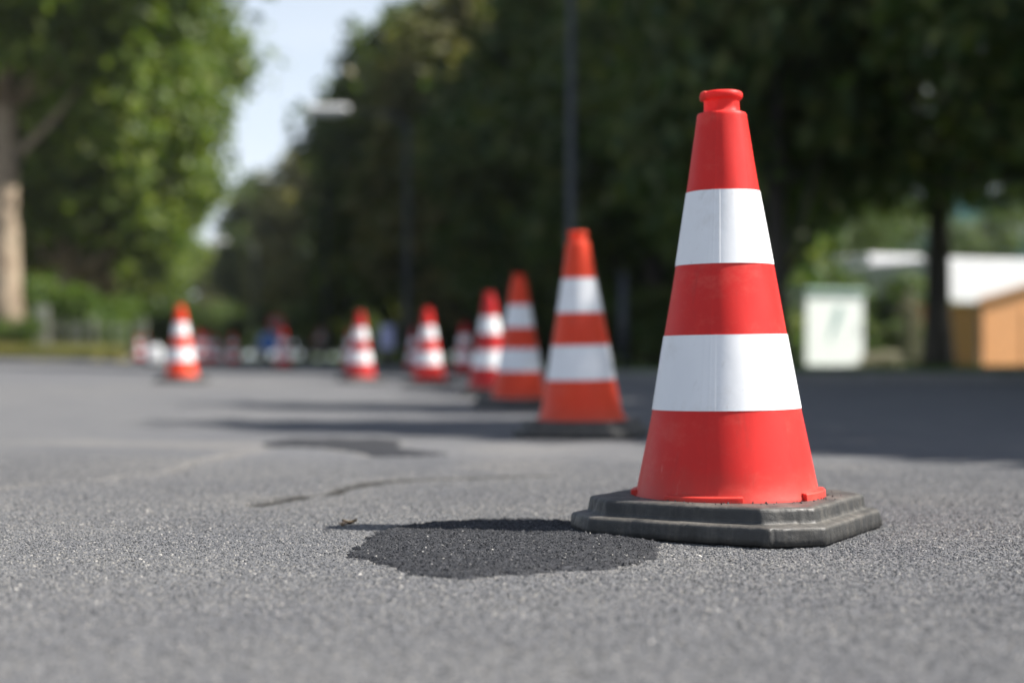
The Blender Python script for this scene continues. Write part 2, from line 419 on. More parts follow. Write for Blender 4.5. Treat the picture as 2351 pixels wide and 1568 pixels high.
# ------------------------------------------------------------------ ground: road, kerb, lawn, verge
CRACKS = [([(590, 1158), (650, 1148), (700, 1137), (760, 1133), (800, 1120), (850, 1108), (950, 1103), (1050, 1098), (1150, 1095), (1230, 1093)], 0.036, 1.0, 0.004),
          ([(-60, 1140), (100, 1118), (200, 1110), (380, 1090), (450, 1065), (520, 1050), (600, 1035)], 0.022, 0.30, 0.006)]
CR = [([ground_pt(*p) for p in pl], w, k, dp) for pl, w, k, dp in CRACKS]
PATCH1 = [ground_pt(*p) for p in [(880, 1222), (905, 1213), (1000, 1203), (1100, 1197), (1200, 1195), (1300, 1199), (1400, 1210), (1470, 1228), (1508, 1250), (1512, 1268), (1498, 1284), (1450, 1297), (1405, 1302), (1390, 1309), (1340, 1313),
          (1290, 1311), (1262, 1318), (1230, 1319), (1215, 1323), (1150, 1321), (1120, 1327), (1075, 1331), (1010, 1326), (940, 1321), (930, 1313), (912, 1311), (895, 1300), (862, 1298), (845, 1288), (802, 1280), (800, 1272), (815, 1262), (832, 1250), (850, 1240)]]
PATCH2 = [ground_pt(*p) for p in [(598, 1022), (660, 1012), (760, 1007), (880, 1008), (925, 1016), (905, 1026), (940, 1033), (1010, 1040), (1028, 1045), (960, 1049), (850, 1050), (835, 1043), (790, 1036), (750, 1030), (690, 1029), (620, 1030)]]

def inside(px, py, poly):
    c = np.zeros(px.shape, bool); n = len(poly)
    for i in range(n):
        x0, y0 = poly[i]; x1, y1 = poly[(i + 1) % n]
        cond = ((y0 > py) != (y1 > py))
        with np.errstate(divide='ignore', invalid='ignore'):
            xi = (x1 - x0) * (py - y0) / ((y1 - y0) if y1 != y0 else 1e-9) + x0
        c ^= cond & (px < xi)
    return c
def dist_poly(px, py, poly, closed=True):
    d = np.full(px.shape, 1e9); n = len(poly)
    for i in range(n if closed else n - 1):
        x0, y0 = poly[i]; x1, y1 = poly[(i + 1) % n]
        vx, vy = x1 - x0, y1 - y0; L = vx * vx + vy * vy + 1e-12
        t = np.clip(((px - x0) * vx + (py - y0) * vy) / L, 0, 1)
        d = np.minimum(d, np.hypot(px - x0 - t * vx, py - y0 - t * vy))
    return d

def near_height(x, y):
    e = np.minimum.reduce([(x + 2.1) / 0.3, (2.1 - x) / 0.3, (y - 1.14) / 0.2, (5.4 - y) / 0.4]); e = np.clip(e, 0, 1)
    h = 0.0016 * vnoise(x, y, 0.33, 1) + 0.0009 * vnoise(x, y, 0.09, 2) + 0.0005 * vnoise(x, y, 0.028, 3) + 0.0007 * vnoise(x, y, 0.011, 4)
    wear = np.zeros_like(x); dust = np.zeros_like(x)
    jx = x + 0.016 * vnoise(x, y, 0.07, 5) + 0.006 * vnoise(x, y, 0.02, 6); jy = y + 0.016 * vnoise(x, y, 0.07, 7) + 0.008 * vnoise(x, y, 0.02, 8)
    for pl, w, k, dp in CR:
        d = dist_poly(jx, jy, pl, False)
        ww = w * (1 + 0.55 * vnoise(x, y, 0.12, 9) + 0.25 * vnoise(x, y, 0.03, 19) + (0.25 if k > 0.5 else 0))
        g = np.clip(1 - d / ww, 0, 1)
        h = h - dp * np.minimum(1, g * (2.0 if k > 0.5 else 1.8))
        wear = np.maximum(wear, k * np.clip(g * 3, 0, 1) * (1.15 + 0.5 * vnoise(x, y, 0.045, 10)).clip(0, 1))
        if k > 0.5: dust = np.maximum(dust, 0.16 * np.clip(1.3 - d / 0.09, 0, 1))
        if k < 0.5:
            dust = np.maximum(dust, 0.22 * np.clip(1.5 - d / 0.045, 0, 1))
            behind = np.clip((jy - np.interp(jx, [p[0] for p in pl], [p[1] for p in pl])) / 0.05, 0, 1) * np.clip(1 - (jy - 3.2) / 2.2, 0, 1) * np.clip((-0.75 - jx) / 0.3, 0, 1)
            wear = np.maximum(wear, 0.26 * behind)
    # fine pale rim of sand round the patches
    for poly in (PATCH1, PATCH2):
        d = dist_poly(jx, jy, poly)
        ring = np.clip(1 - d / 0.045, 0, 1) * (0.5 + 0.5 * vnoise(x, y, 0.05, 14))
        dust = np.maximum(dust, 0.35 * np.clip(ring, 0, 1))
    dust = np.maximum(dust, 0.30 * np.clip(vnoise(x, y, 0.45, 15) * 1.4 - 0.5, 0, 1))
    return h * e, wear * e, dust * e

def right_edge(y):
    """x of the kerb on the right as a function of y"""
    if y < 16.0: return 5.6
    if y < 17.6:
        t = (y - 16.0) / 1.6
        return 5.6 + (xr(17.6, 6.65) - 5.6) * (1 - (1 - t) ** 3.2)
    return xr(y, 6.65)

def build_road():
    NX0, NX1, NY0, NY1 = -2.1, 2.1, 1.14, 5.4
    gx = np.linspace(NX0, NX1, 641); gy = np.linspace(NY0, NY1, 641)
    XX, YY = np.meshgrid(gx, gy)
    H, Wr, Du = near_height(XX, YY)
    V = [np.stack([XX.ravel(), YY.ravel(), (H + road_z(XX, YY)).ravel()], 1)]
    n = 641; idx = np.arange(n * n).reshape(n, n)
    F = [np.stack([idx[:-1, :-1].ravel(), idx[:-1, 1:].ravel(), idx[1:, 1:].ravel(), idx[1:, :-1].ravel()], 1)]
    base = n * n
    wear = [Wr.ravel()]; dust = [Du.ravel()]
    # outer carriageway on a coarse grid, hole left for the near field
    ys = np.array([-8, -4, -1, 0.4, NY0, 2, 3, 4, NY1, 6.5, 8, 10, 12, 14, 15.2, 16.0, 16.1, 16.25, 16.45, 16.7, 17.0, 17.3, 17.6, 19, 22, 26, 30, 35, 40, 44, 48, 54, 60, 70, 80, 95, 110, 130, 150, 180, 220, 280, 400.])
    S = np.array([-90, -60, -40, -30, -22, -17, -14, -12, -10, -8, -6.5, -5, -4, -3, NX0, -1, 0, 1, NX1])
    rows = []
    for y in ys:
        e = right_edge(y) + 0.06
        right = [NX1 + (e - NX1) * k / 3 for k in (1, 2, 3)]
        xs = list(S) + right
        if e < NX1 + 0.2: xs = [min(s, e - 0.02 * (len(xs) - i)) for i, s in enumerate(xs)]
        rows.append([(x, y, float(road_z(x, y))) for x in xs])
    m = len(rows[0]); V.append(np.array(rows).reshape(-1, 3))
    q = []
    for j in range(len(ys) - 1):
        for i in range(m - 1):
            if ys[j] >= NY0 - 1e-6 and ys[j + 1] <= NY1 + 1e-6 and 14 <= i < 18: continue
            q.append((base + j * m + i, base + j * m + i + 1, base + (j + 1) * m + i + 1, base + (j + 1) * m + i))
    F.append(np.array(q)); base += m * len(ys)
    wear.append(np.zeros(m * len(ys))); dust.append(np.zeros(m * len(ys)))
    nf = sum(len(f) for f in F)
    # chippings standing out of the binder
    dens = 33000
    cand = []
    K = int(dens * 3.6 * 3.1)
    x = RNG.uniform(-1.75, 1.75, K * 2); y = RNG.uniform(1.27, 4.4, K * 2)
    keep = (np.abs(x) < 0.345 * y + 0.25) & (RNG.random(K * 2) < np.where(y < 3.0, 1.0, np.clip(1.0 - (y - 3.0) / 1.6, 0.1, 1)))
    keep &= ~inside(x, y, PATCH1)
    for pl, w, k, dp in CR: keep &= dist_poly(x, y, pl, False) > w * 0.5
    x, y = x[keep], y[keep]
    Sv, Sq, Sp = chips(x, y, near_height(x, y)[0] + road_z(x, y), 0.0012, 0.0032, 0.0001, 0.0015)
    V.append(Sv); F.append(Sq + base); F.append(Sp + base)
    wear.append(np.zeros(len(Sv))); dust.append(np.zeros(len(Sv)))
    tot = sum(len(f) for f in F)
    mi = np.zeros(tot, int); mi[nf:] = 1
    sm = np.zeros(tot, bool); sm[:nf] = True
    me = mesh_np('road', np.concatenate(V), F, [M['asphalt'], M['stones']], sm, mi, {'wear': np.concatenate(wear), 'dust': np.concatenate(dust)})
    return tag(link('road', me), kind='structure')

def chips(x, y, z, r0, r1, h0, h1):
    """angular half-buried stones: five-sided frusta"""
    n = len(x); k = np.arange(5)
    r = r0 + (r1 - r0) * RNG.random(n) ** 1.7; h = h0 + (h1 - h0) * RNG.random(n) ** 1.5
    a = RNG.random(n) * 6.283
    ang = a[:, None] + (k + RNG.uniform(-0.28, 0.28, (n, 5))) * 2 * PI / 5
    rr = r[:, None] * RNG.uniform(0.75, 1.2, (n, 5))
    t = RNG.uniform(0.5, 0.85, (n, 1))
    tx, ty = RNG.uniform(-0.5, 0.5, (n, 1)), RNG.uniform(-0.5, 0.5, (n, 1))
    V = np.zeros((n, 10, 3))
    V[:, :5, 0] = x[:, None] + rr * np.cos(ang); V[:, :5, 1] = y[:, None] + rr * np.sin(ang); V[:, :5, 2] = (z - 0.0012)[:, None]
    V[:, 5:, 0] = x[:, None] + rr * t * np.cos(ang); V[:, 5:, 1] = y[:, None] + rr * t * np.sin(ang)
    V[:, 5:, 2] = (z + h)[:, None] + (tx * np.cos(ang) + ty * np.sin(ang)) * rr * 0.7
    b = (np.arange(n) * 10)[:, None]
    Q = np.stack([b + k, b + (k + 1) % 5, b + 5 + (k + 1) % 5, b + 5 + k], 2).reshape(-1, 4)
    P = b + 5 + k[None, :]
    return V.reshape(-1, 3), Q, P

def build_patch(name, poly, label_kind, thick, step, seed, nchips):
    xs = [p[0] for p in poly]; ys = [p[1] for p in poly]
    gx = np.arange(min(xs) - 0.03, max(xs) + 0.03, step); gy = np.arange(min(ys) - 0.03, max(ys) + 0.03, step)
    XX, YY = np.meshgrid(gx, gy)
    jx = XX + 0.008 * vnoise(XX, YY, 0.05, seed) + 0.008 * vnoise(XX, YY, 0.012, seed + 1)
    jy = YY + 0.014 * vnoise(XX, YY, 0.06, seed + 2) + 0.018 * vnoise(XX, YY, 0.014, seed + 3)
    ins = inside(jx, jy, poly); d = dist_poly(jx, jy, poly)
    d = np.where(ins, d, -d)
    edge = 1 - np.exp(-np.clip(d + 0.0015, 0, 1) / 0.006)
    dome = np.clip(d / 0.12, 0, 1)
    h = (thick * (0.62 * edge + 0.38 * dome * (2 - dome))) + edge * (0.0011 * vnoise(XX, YY, 0.012, seed + 4) + 0.0012 * vnoise(XX, YY, 0.006, seed + 5) + 0.0016 * vnoise(XX, YY, 0.07, seed + 6))
    z = road_z(XX, YY) + np.where(d > -0.0015, h, -0.004)
    idx = np.arange(XX.size).reshape(XX.shape)
    k = (d > -0.004)
    face = k[:-1, :-1] | k[:-1, 1:] | k[1:, 1:] | k[1:, :-1]
    F = np.stack([idx[:-1, :-1][face], idx[:-1, 1:][face], idx[1:, 1:][face], idx[1:, :-1][face]], 1)
    V = np.stack([XX.ravel(), YY.ravel(), z.ravel()], 1)
    used = np.unique(F); remap = np.full(len(V), -1); remap[used] = np.arange(len(used)); V = V[used]; F = remap[F]
    n0 = len(F); Fs = [F]
    if nchips:
        cx = RNG.uniform(min(xs), max(xs), nchips); cy = RNG.uniform(min(ys), max(ys), nchips)
        ii = np.clip(np.round((cx - gx[0]) / step).astype(int), 0, len(gx) - 1); jj = np.clip(np.round((cy - gy[0]) / step).astype(int), 0, len(gy) - 1)
        ok = d[jj, ii] > 0.0; cx, cy = cx[ok], cy[ok]; cz = z[jj[ok], ii[ok]]
        Sv, Sq, Sp = chips(cx, cy, cz, 0.0011, 0.0029, 0.0002, 0.0016)
        Fs += [Sq + len(V), Sp + len(V)]; V = np.concatenate([V, Sv])
    tot = sum(len(f) for f in Fs); mi = np.zeros(tot, int); mi[n0:] = 1; sm = np.zeros(tot, bool); sm[:n0] = True
    me = mesh_np(name, V, Fs, [M['patch'], M['patch_stones']], sm, mi)
    return tag(link(name, me), kind='structure')

build_road()
build_patch('road_patch', PATCH1, '', 0.0075, 0.0026, 40, 15000)
build_patch('road_patch', PATCH2, '', 0.006, 0.008, 60, 0)

def lawn_z(y): return np.interp(y, [16, 40, 48, 60, 400], [0.115, -0.045, -0.06, -0.02, -0.02])
def sheet(name, rows, mat):
    m = len(rows[0]); V = np.array(rows, float).reshape(-1, 3)
    q = [(j * m + i, j * m + i + 1, (j + 1) * m + i + 1, (j + 1) * m + i) for j in range(len(rows) - 1) for i in range(m - 1)]
    return tag(link(name, mesh_np(name, V, [np.array(q)], [mat], True)), kind='structure')
ysr = [-8, 0, 8, 14, 15.5, 16.0, 16.1, 16.25, 16.45, 16.7, 17.0, 17.3, 17.6, 19, 22, 26, 30, 35, 40, 44, 48, 54, 60, 75, 95, 120, 160, 220, 400]
KO = [(right_edge(y), y) for y in ysr]
def off(pts, w):
    out = []
    for i, p in enumerate(pts):
        a = Vector(pts[max(i - 1, 0)]); b = Vector(pts[min(i + 1, len(pts) - 1)]); t = (b - a).normalized()
        out.append((p[0] + t.y * w, p[1] - t.x * w * 0.6))
    return out
KI = off(KO, 0.15)
rows = []
for (x, y) in KI:
    z = float(lawn_z(y)) if y > 16 else 0.115
    rows.append([(x + s, y, z + (0 if s == 0 else 0.012 * math.sin(s * 1.3 + y))) for s in (0, 1, 2.5, 5, 9, 15, 25, 45, 80, 150)])
sheet('lawn', rows, M['lawn'])
# kerb with real step
Vk = []; n = len(KO)
for (a, b) in zip(KO, KI):
    zt = max(float(lawn_z(a[1])) if a[1] > 16 else 0.115, 0.05) + 0.006
    for (p, z) in ((a, -0.05), (a, zt - 0.012), (((a[0] * 0.9 + b[0] * 0.1), (a[1] * 0.9 + b[1] * 0.1)), zt), (b, zt), (b, -0.05)): Vk.append((p[0], p[1], z))
qk = [(j * 5 + i, j * 5 + i + 1, (j + 1) * 5 + i + 1, (j + 1) * 5 + i) for j in range(n - 1) for i in range(4)]
tag(link('kerb', mesh_np('kerb', Vk, [np.array(qk)], [M['kerb']], False)), kind='structure')

# left verge, across the far junction and along the road
def left_edge(y):
    if y < 46.5: return -60 + (48.5) * min(1, max(0, (y - 43.5) / 3.0)) ** 0.35
    return xr(y, 0.525)
ysl = [43.5, 43.55, 43.7, 44, 44.6, 45.5, 46.5, 49, 53, 60, 70, 85, 110, 150, 220, 400]
rows = []
for y in ysl:
    e = left_edge(y); z0 = float(road_z(e, y)) + 0.10
    rows.append([(e - s, y, z0 - 0.12 if s == 0 else z0 + min(0.25, 0.03 * s)) for s in (80, 50, 30, 20, 12, 7, 4, 2, 0.7, 0.25, 0)])
sheet('verge', rows, M['dry_grass'])
tag(link('ground', mesh_np('ground', [(-445, -245, -0.4), (445, -245, -0.4), (445, 645, -0.4), (-445, 645, -0.4)], [np.array([[0, 1, 2, 3]])], [M['lawn']])), kind='structure')

def blades(name, pts, h0, h1, mat, label, cat):
    n = len(pts); P = np.array(pts); a = RNG.random(n) * 6.283; h = RNG.uniform(h0, h1, n); w = RNG.uniform(0.004, 0.012, n) * (1 + P[:, 1] / 30)
    ca, sa = np.cos(a), np.sin(a); lean = RNG.normal(0, 0.35, (n, 2)) * h[:, None]
    V = np.zeros((n, 3, 3)); V[:, 0] = P - np.stack([ca * w, sa * w, 0 * w + 0.01], 1); V[:, 1] = P + np.stack([ca * w, sa * w, 0 * w - 0.01], 1)
    V[:, 2] = P + np.stack([lean[:, 0], lean[:, 1], h], 1)
    me = mesh_np(name, V.reshape(-1, 3), [np.arange(3 * n).reshape(n, 3)], [mat])
    return tag(link(name, me), label, cat, kind='stuff')
pts = []
while len(pts) < 26000:
    y = 16.2 + 22 * random.random() ** 1.5; x = random.uniform(right_edge(y) + 0.2, 0.40 * y + 1)
    if x > right_edge(y) + 0.2: pts.append((x, y, float(lawn_z(y))))
blades('grass', pts, 0.03, 0.09, leaf_mat('grass_blade', (0.03, 0.065, 0.012), (0.055, 0.11, 0.018), (0.10, 0.16, 0.035), 0.3), 'short green grass growing on the lawn behind the kerb', 'grass')
pts = []
for _ in range(16000):
    y = 44.2 + 5 * random.random() ** 1.4; x = random.uniform(-20, -11.6 - 0.25 * (y - 46)); pts.append((x, y, float(road_z(x, y)) + 0.12))
blades('dry_grass', pts, 0.10, 0.42, leaf_mat('dry_blade', (0.12, 0.15, 0.03), (0.24, 0.24, 0.07), (0.40, 0.33, 0.16), 0.3), 'yellowish rough grass growing along the left verge', 'grass')

# ------------------------------------------------------------------ traffic cones
def cone_rmod(ph, z):
    d = lambda c, w: np.exp(-(((ph - c + PI) % (2 * PI) - PI) / w) ** 2)
    f = 0.0009 * d(R(-20.7), 0.012) + 0.0009 * d(R(159.3), 0.012) + 0.0005 * d(R(39), 0.03)
    f = f + 0.0006 * np.sin(3 * ph + z * 9) + 0.0004 * np.sin(7 * ph + z * 23)
    return f

LEAN = 0.016
def build_cone(label):
    t = thing('traffic_cone', label, 'traffic cone', (0, 0, 0))
    # body: hollow shell with neck, rolled rim and inner lip
    prof = [(0.1585, 0.0555), (0.1575, 0.0600), (0.1550, 0.0640)]
    for k in range(1, 25):
        z = 0.064 + (0.7025 - 0.064) * k / 24
        prof.append((float(np.interp(z, [0.064, 0.2056, 0.331, 0.450, 0.575, 0.7025], [0.1550, 0.1258, 0.1042, 0.0832, 0.0620, 0.0428])), z))
    prof += [(0.0425, 0.7065), (0.0410, 0.7095), (0.0370, 0.7105), (0.0325, 0.7112), (0.0308, 0.7135), (0.0303, 0.7200), (0.0302, 0.7290), (0.0312, 0.7325), (0.0340, 0.7340),
             (0.0357, 0.7365), (0.0362, 0.7400), (0.0356, 0.7435), (0.0338, 0.7460), (0.0312, 0.7468), (0.0285, 0.7458), (0.0268, 0.7420), (0.0262, 0.7290), (0.0262, 0.6940)]
    b = revolve('body', prof, [M['red']], t, 256, cone_rmod)
    b.rotation_euler = (0, -LEAN, 0); b.location = (0.0, 0, 0)
    me = b.data
    rr = np.random.default_rng(4)
    for v in me.vertices:                    # chewed edge of the rim
        ph = math.atan2(v.co.x, -v.co.y)
        if v.co.z > 0.733 and v.co.z < 0.76 and -2.0 < ph < -0.95:
            v.co.z += rr.uniform(-0.0035, 0.0012); v.co.x += rr.uniform(-0.002, 0.001)
    # locking tabs round the foot
    for k in range(4):
        a0 = R(-46.5 + 90 * k); a1 = R(0.8 + 90 * k); n = 16; V = []; F = []
        for i in range(n + 1):
            a = a0 + (a1 - a0) * i / n
            for r, z in ((0.1535, 0.0545), (0.1655, 0.0545), (0.1650, 0.0665), (0.1635, 0.0680), (0.1520, 0.0690)):
                V.append((r * math.sin(a), -r * math.cos(a), z))
        F = [(i * 5 + j, (i + 1) * 5 + j, (i + 1) * 5 + (j + 1) % 5, i * 5 + (j + 1) % 5) for i in range(n) for j in range(5)]
        me = mesh_np('locking_tab', V, [np.array(F), np.array([[0, 1, 2, 3, 4], [n * 5 + 4, n * 5 + 3, n * 5 + 2, n * 5 + 1, n * 5]])], [M['red']])
        link('locking_tab', me, b)
    # two reflective sleeves
    for (z0, z1) in ((0.2056, 0.3310), (0.4500, 0.5750)):
        f = lambda z: float(np.interp(z, [0.064, 0.2056, 0.331, 0.450, 0.575, 0.7025], [0.1550, 0.1258, 0.1042, 0.0832, 0.0620, 0.0428]))
        zz = [z0 + (z1 - z0) * k / 8 for k in range(9)]
        pr = [(f(z0) - 0.0006, z0), (f(z0) + 0.0009, z0), None] + [(f(z) + 0.0008, z) for z in zz] + [None, (f(z1) + 0.0009, z1), (f(z1) - 0.0006, z1)]
        def rm(ph, z):
            q = (ph - R(-27.0) + PI) % (2 * PI) - PI
            return 0.5 * cone_rmod(ph, z) + 0.0003 + 0.00035 * ((q > 0) & (q < R(11 if z1 < 0.4 else 15)))
        s = revolve('reflective_band', pr, [M['white']], t, 512, rm)
        s.rotation_euler = (0, -LEAN, 0)
    # stepped octagonal rubber foot
    seg = 720; ph = np.linspace(0, 2 * PI, seg, endpoint=False)
    def octr(a, c, p=170):
        dc = (2 * a - c) / math.sqrt(2); s = np.zeros(seg)
        for k in range(4):
            s += np.maximum(0, np.cos(ph - k * PI / 2) / a) ** p + np.maximum(0, np.cos(ph - PI / 4 - k * PI / 2) / dc) ** p
        return s ** (-1 / p)
    rings = [(0.185, 0.06, 0.004), (0.2165, 0.067, 0.0030), (0.2205, 0.068, 0.0005), (0.2245, 0.068, 0.0025), (0.2243, 0.068, 0.012), (0.2232, 0.068, 0.0245), (0.2222, 0.0675, 0.0278), (0.2198, 0.067, 0.0300), (0.2160, 0.066, 0.0311),
             (0.2075, 0.065, 0.0317), (0.2030, 0.064, 0.0324), (0.2010, 0.064, 0.0345), (0.2000, 0.0635, 0.0390), (0.1985, 0.063, 0.0505), (0.1974, 0.0625, 0.0545), (0.1950, 0.062, 0.0568), (0.1905, 0.061, 0.0580), (0.1800, 0.058, 0.0586)]
    V = []
    r0 = np.random.default_rng(9)
    for i, (a, c, z) in enumerate(rings):
        r = octr(a, c) - 0.0012 * np.clip(vnoise(ph * 0.22, np.full(seg, z), 0.013, 70) - 0.35, 0, 1) * 3; zj = 0.0003 * np.sin(5 * ph) + 0.0002 * np.sin(17 * ph + 2)
        dent = 0.0003 * np.sin(11 * ph) * np.sin(3 * ph) - 0.003 * np.exp(-((ph - 0.62) / 0.02) ** 2) * (z > 0.02) - 0.002 * np.exp(-((ph - 5.35) / 0.012) ** 2) * (z < 0.03)
        V.append(np.stack([(r + dent) * np.cos(ph), (r + dent) * np.sin(ph), np.full(seg, z) + zj * (z > 0.02)], 1))
    for r, z in ((0.172, 0.0589), (0.166, 0.0585), (0.163, 0.0572), (0.162, 0.052)):
        V.append(np.stack([r * np.cos(ph), r * np.sin(ph), np.full(seg, z)], 1))
    k = np.arange(seg); F = []
    for i in range(len(V) - 1): F.append(np.stack([i * seg + k, i * seg + (k + 1) % seg, (i + 1) * seg + (k + 1) % seg, (i + 1) * seg + k], 1))
    me = mesh_np('rubber_base', np.concatenate(V), [np.concatenate(F)], [M['rubber']], True)
    link('rubber_base', me, t)
    return t

CONE = build_cone('nearest and largest red and white cone, in focus, on a stepped dusty black base')
BASE_ROT = -0.515
CONE.location = (X(1671, 2.615), 2.615, 0.0015)
CONE.rotation_euler = (0, R(0.1), BASE_ROT)
# body, bands keep the lean and seam facing the camera whatever the foot's turn
for ch in CONE.children:
    if ch.name.split('.')[0] != 'rubber_base':
        ch.rotation_euler = (Matrix.Rotation(-BASE_ROT, 3, 'Z') @ Matrix.Rotation(-LEAN, 3, 'Y')).to_euler()
G = 'red and white traffic cones along the closed lane'
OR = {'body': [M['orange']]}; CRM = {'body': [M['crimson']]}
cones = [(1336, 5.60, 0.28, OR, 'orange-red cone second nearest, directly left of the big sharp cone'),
         (1192, 8.55, -0.35, OR, 'third nearest cone, overlapping the cone just left of it'),
         (1124, 11.05, 0.5, CRM, 'fourth nearest cone, its right side hidden by the third'),
         (985, 14.8, 0.2, None, 'bright sunlit cone left of the overlapping pair'),
         (827, 16.2, -0.6, CRM, 'cone with a dark red foot standing half in shade, middle of the photo'),
         (417, 14.8, 0.1, OR, 'bright sunlit cone alone on the left half of the road'),
         (1065, 21.9, 0.9, CRM, 'small shaded cone between the sunlit cone and the overlapping pair'),
         (951, 26.0, 0.3, CRM, 'small cone half hidden behind the sunlit cone near the middle'),
         (806, 27.0, 0.4, CRM, 'small cone half hidden behind the shaded cone with dark red foot'),
         (651, 28.7, 0.2, None, 'small shaded cone standing alone just right of the blue round sign'),
         (535, 37.7, 0.8, None, 'small far cone standing alone left of the blue round sign'),
         (494, 41.0, 0.2, CRM, 'farthest right of the three tiny cones beside the lone left cone'),
         (473, 36.0, 0.0, None, 'middle of the three tiny cones beside the lone left cone'),
         (456, 35.0, 0.4, None, 'tiny cone touching the right side of the lone left cone'),
         (318, 46.0, 0.4, CRM, 'tiny far cone at the left, farther left than the white block'),
         (337, 43.0, 0.7, None, 'tiny far cone just left of the white block')]
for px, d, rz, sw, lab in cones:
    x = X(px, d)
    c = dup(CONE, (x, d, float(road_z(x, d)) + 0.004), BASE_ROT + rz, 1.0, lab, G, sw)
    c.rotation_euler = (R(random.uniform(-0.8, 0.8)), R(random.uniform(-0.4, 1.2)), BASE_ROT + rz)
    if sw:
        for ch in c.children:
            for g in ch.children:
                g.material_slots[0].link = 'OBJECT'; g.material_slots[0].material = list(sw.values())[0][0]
CONE['group'] = G

# crumbs on the foot of the near cone
V = []; F = []
n = 55
a = RNG.uniform(-2.2, 1.4, n); rr_ = RNG.uniform(0.164, 0.190, n)
Sv, Sq, Sp = chips(rr_ * np.cos(a), rr_ * np.sin(a), np.full(n, 0.0592), 0.0008, 0.003, 0.0004, 0.002)
g = link('grit', mesh_np('grit', Sv, [Sq, Sp], [M['patch_stones']]), CONE); g['kind'] = 'stuff'

# ------------------------------------------------------------------ small things on the road near the camera
def leaf(px, py, L, w, rz, m, label):
    gx, gy = ground_pt(px, py); bm = bmesh.new(); n = 8; a = []; b = []
    for i in range(n + 1):
        t = i / n; hw = w * math.sin(PI * (0.04 + 0.92 * t)) ** 0.8 * (1 + 0.15 * math.sin(9 * t)); z = 0.002 + 0.006 * (t - 0.5) ** 2 * 4 * L / 0.03
        a.append(bm.verts.new((t * L - L / 2, -hw, z + 0.004))); b.append((bm.verts.new((t * L - L / 2, 0, z)), bm.verts.new((t * L - L / 2, hw, z + 0.005))))
    for i in range(n):
        bm.faces.new((a[i], a[i + 1], b[i + 1][0], b[i][0])); bm.faces.new((b[i][0], b[i + 1][0], b[i + 1][1], b[i][1]))
    me = bpy.data.meshes.new('dry_leaf'); bm.to_mesh(me); bm.free(); me.materials.append(m)
    o = link('dry_leaf', me, None, (gx, gy, 0.0)); o.rotation_euler = (0, 0, rz); tag(o, label, 'leaf'); return o
leaf(803, 1205, 0.026, 0.010, 0.2, M['dryleaf'], 'dark curled dry leaf at the tip of the cone shadow')
leaf(787, 1210, 0.016, 0.007, 1.1, M['paleleaf'], 'pale tan leaf scrap just left of the dark curled leaf')

# ------------------------------------------------------------------ trees
def crown_mesh(name, clumps, nleaf, size, mat, seed):
    r = np.random.default_rng(seed)
    w = np.array([c[3] ** 2 for c in clumps]); w = w / w.sum()
    ci = r.choice(len(clumps), nleaf, p=w)
    C = np.array([c[:3] for c in clumps])[ci]; rad = np.array([c[3] for c in clumps])[ci]
    v = r.normal(size=(nleaf, 3)); v /= np.linalg.norm(v, axis=1)[:, None]
    d = r.random(nleaf) ** 0.45
    lump = 1 + 0.35 * np.sin(v[:, 0] * 5 + ci) * np.sin(v[:, 1] * 5 + ci * 1.7) + 0.2 * np.sin(v[:, 2] * 9 + ci * 0.7)
    P = C + v * (rad * d * lump)[:, None] * np.array([1, 1, 0.8])
    nrm = v * 0.5 + r.normal(size=(nleaf, 3)) * 0.6 + np.array([0, 0, 0.5]); nrm /= np.linalg.norm(nrm, axis=1)[:, None]
    t = np.cross(nrm, r.normal(size=(nleaf, 3))); t /= np.linalg.norm(t, axis=1)[:, None]; b = np.cross(nrm, t)
    s = size * r.uniform(0.55, 1.3, nleaf)[:, None]
    V = np.zeros((nleaf, 5, 3))
    V[:, 0] = P - t * s; V[:, 1] = P - t * s * 0.1 + b * s * 0.55; V[:, 2] = P + t * s + nrm * s * 0.1; V[:, 3] = P - t * s * 0.1 - b * s * 0.55
    V[:, 4] = P
    V = V[:, :4]
    return mesh_np(name, V.reshape(-1, 3), [np.arange(nleaf * 4).reshape(nleaf, 4)], [mat])

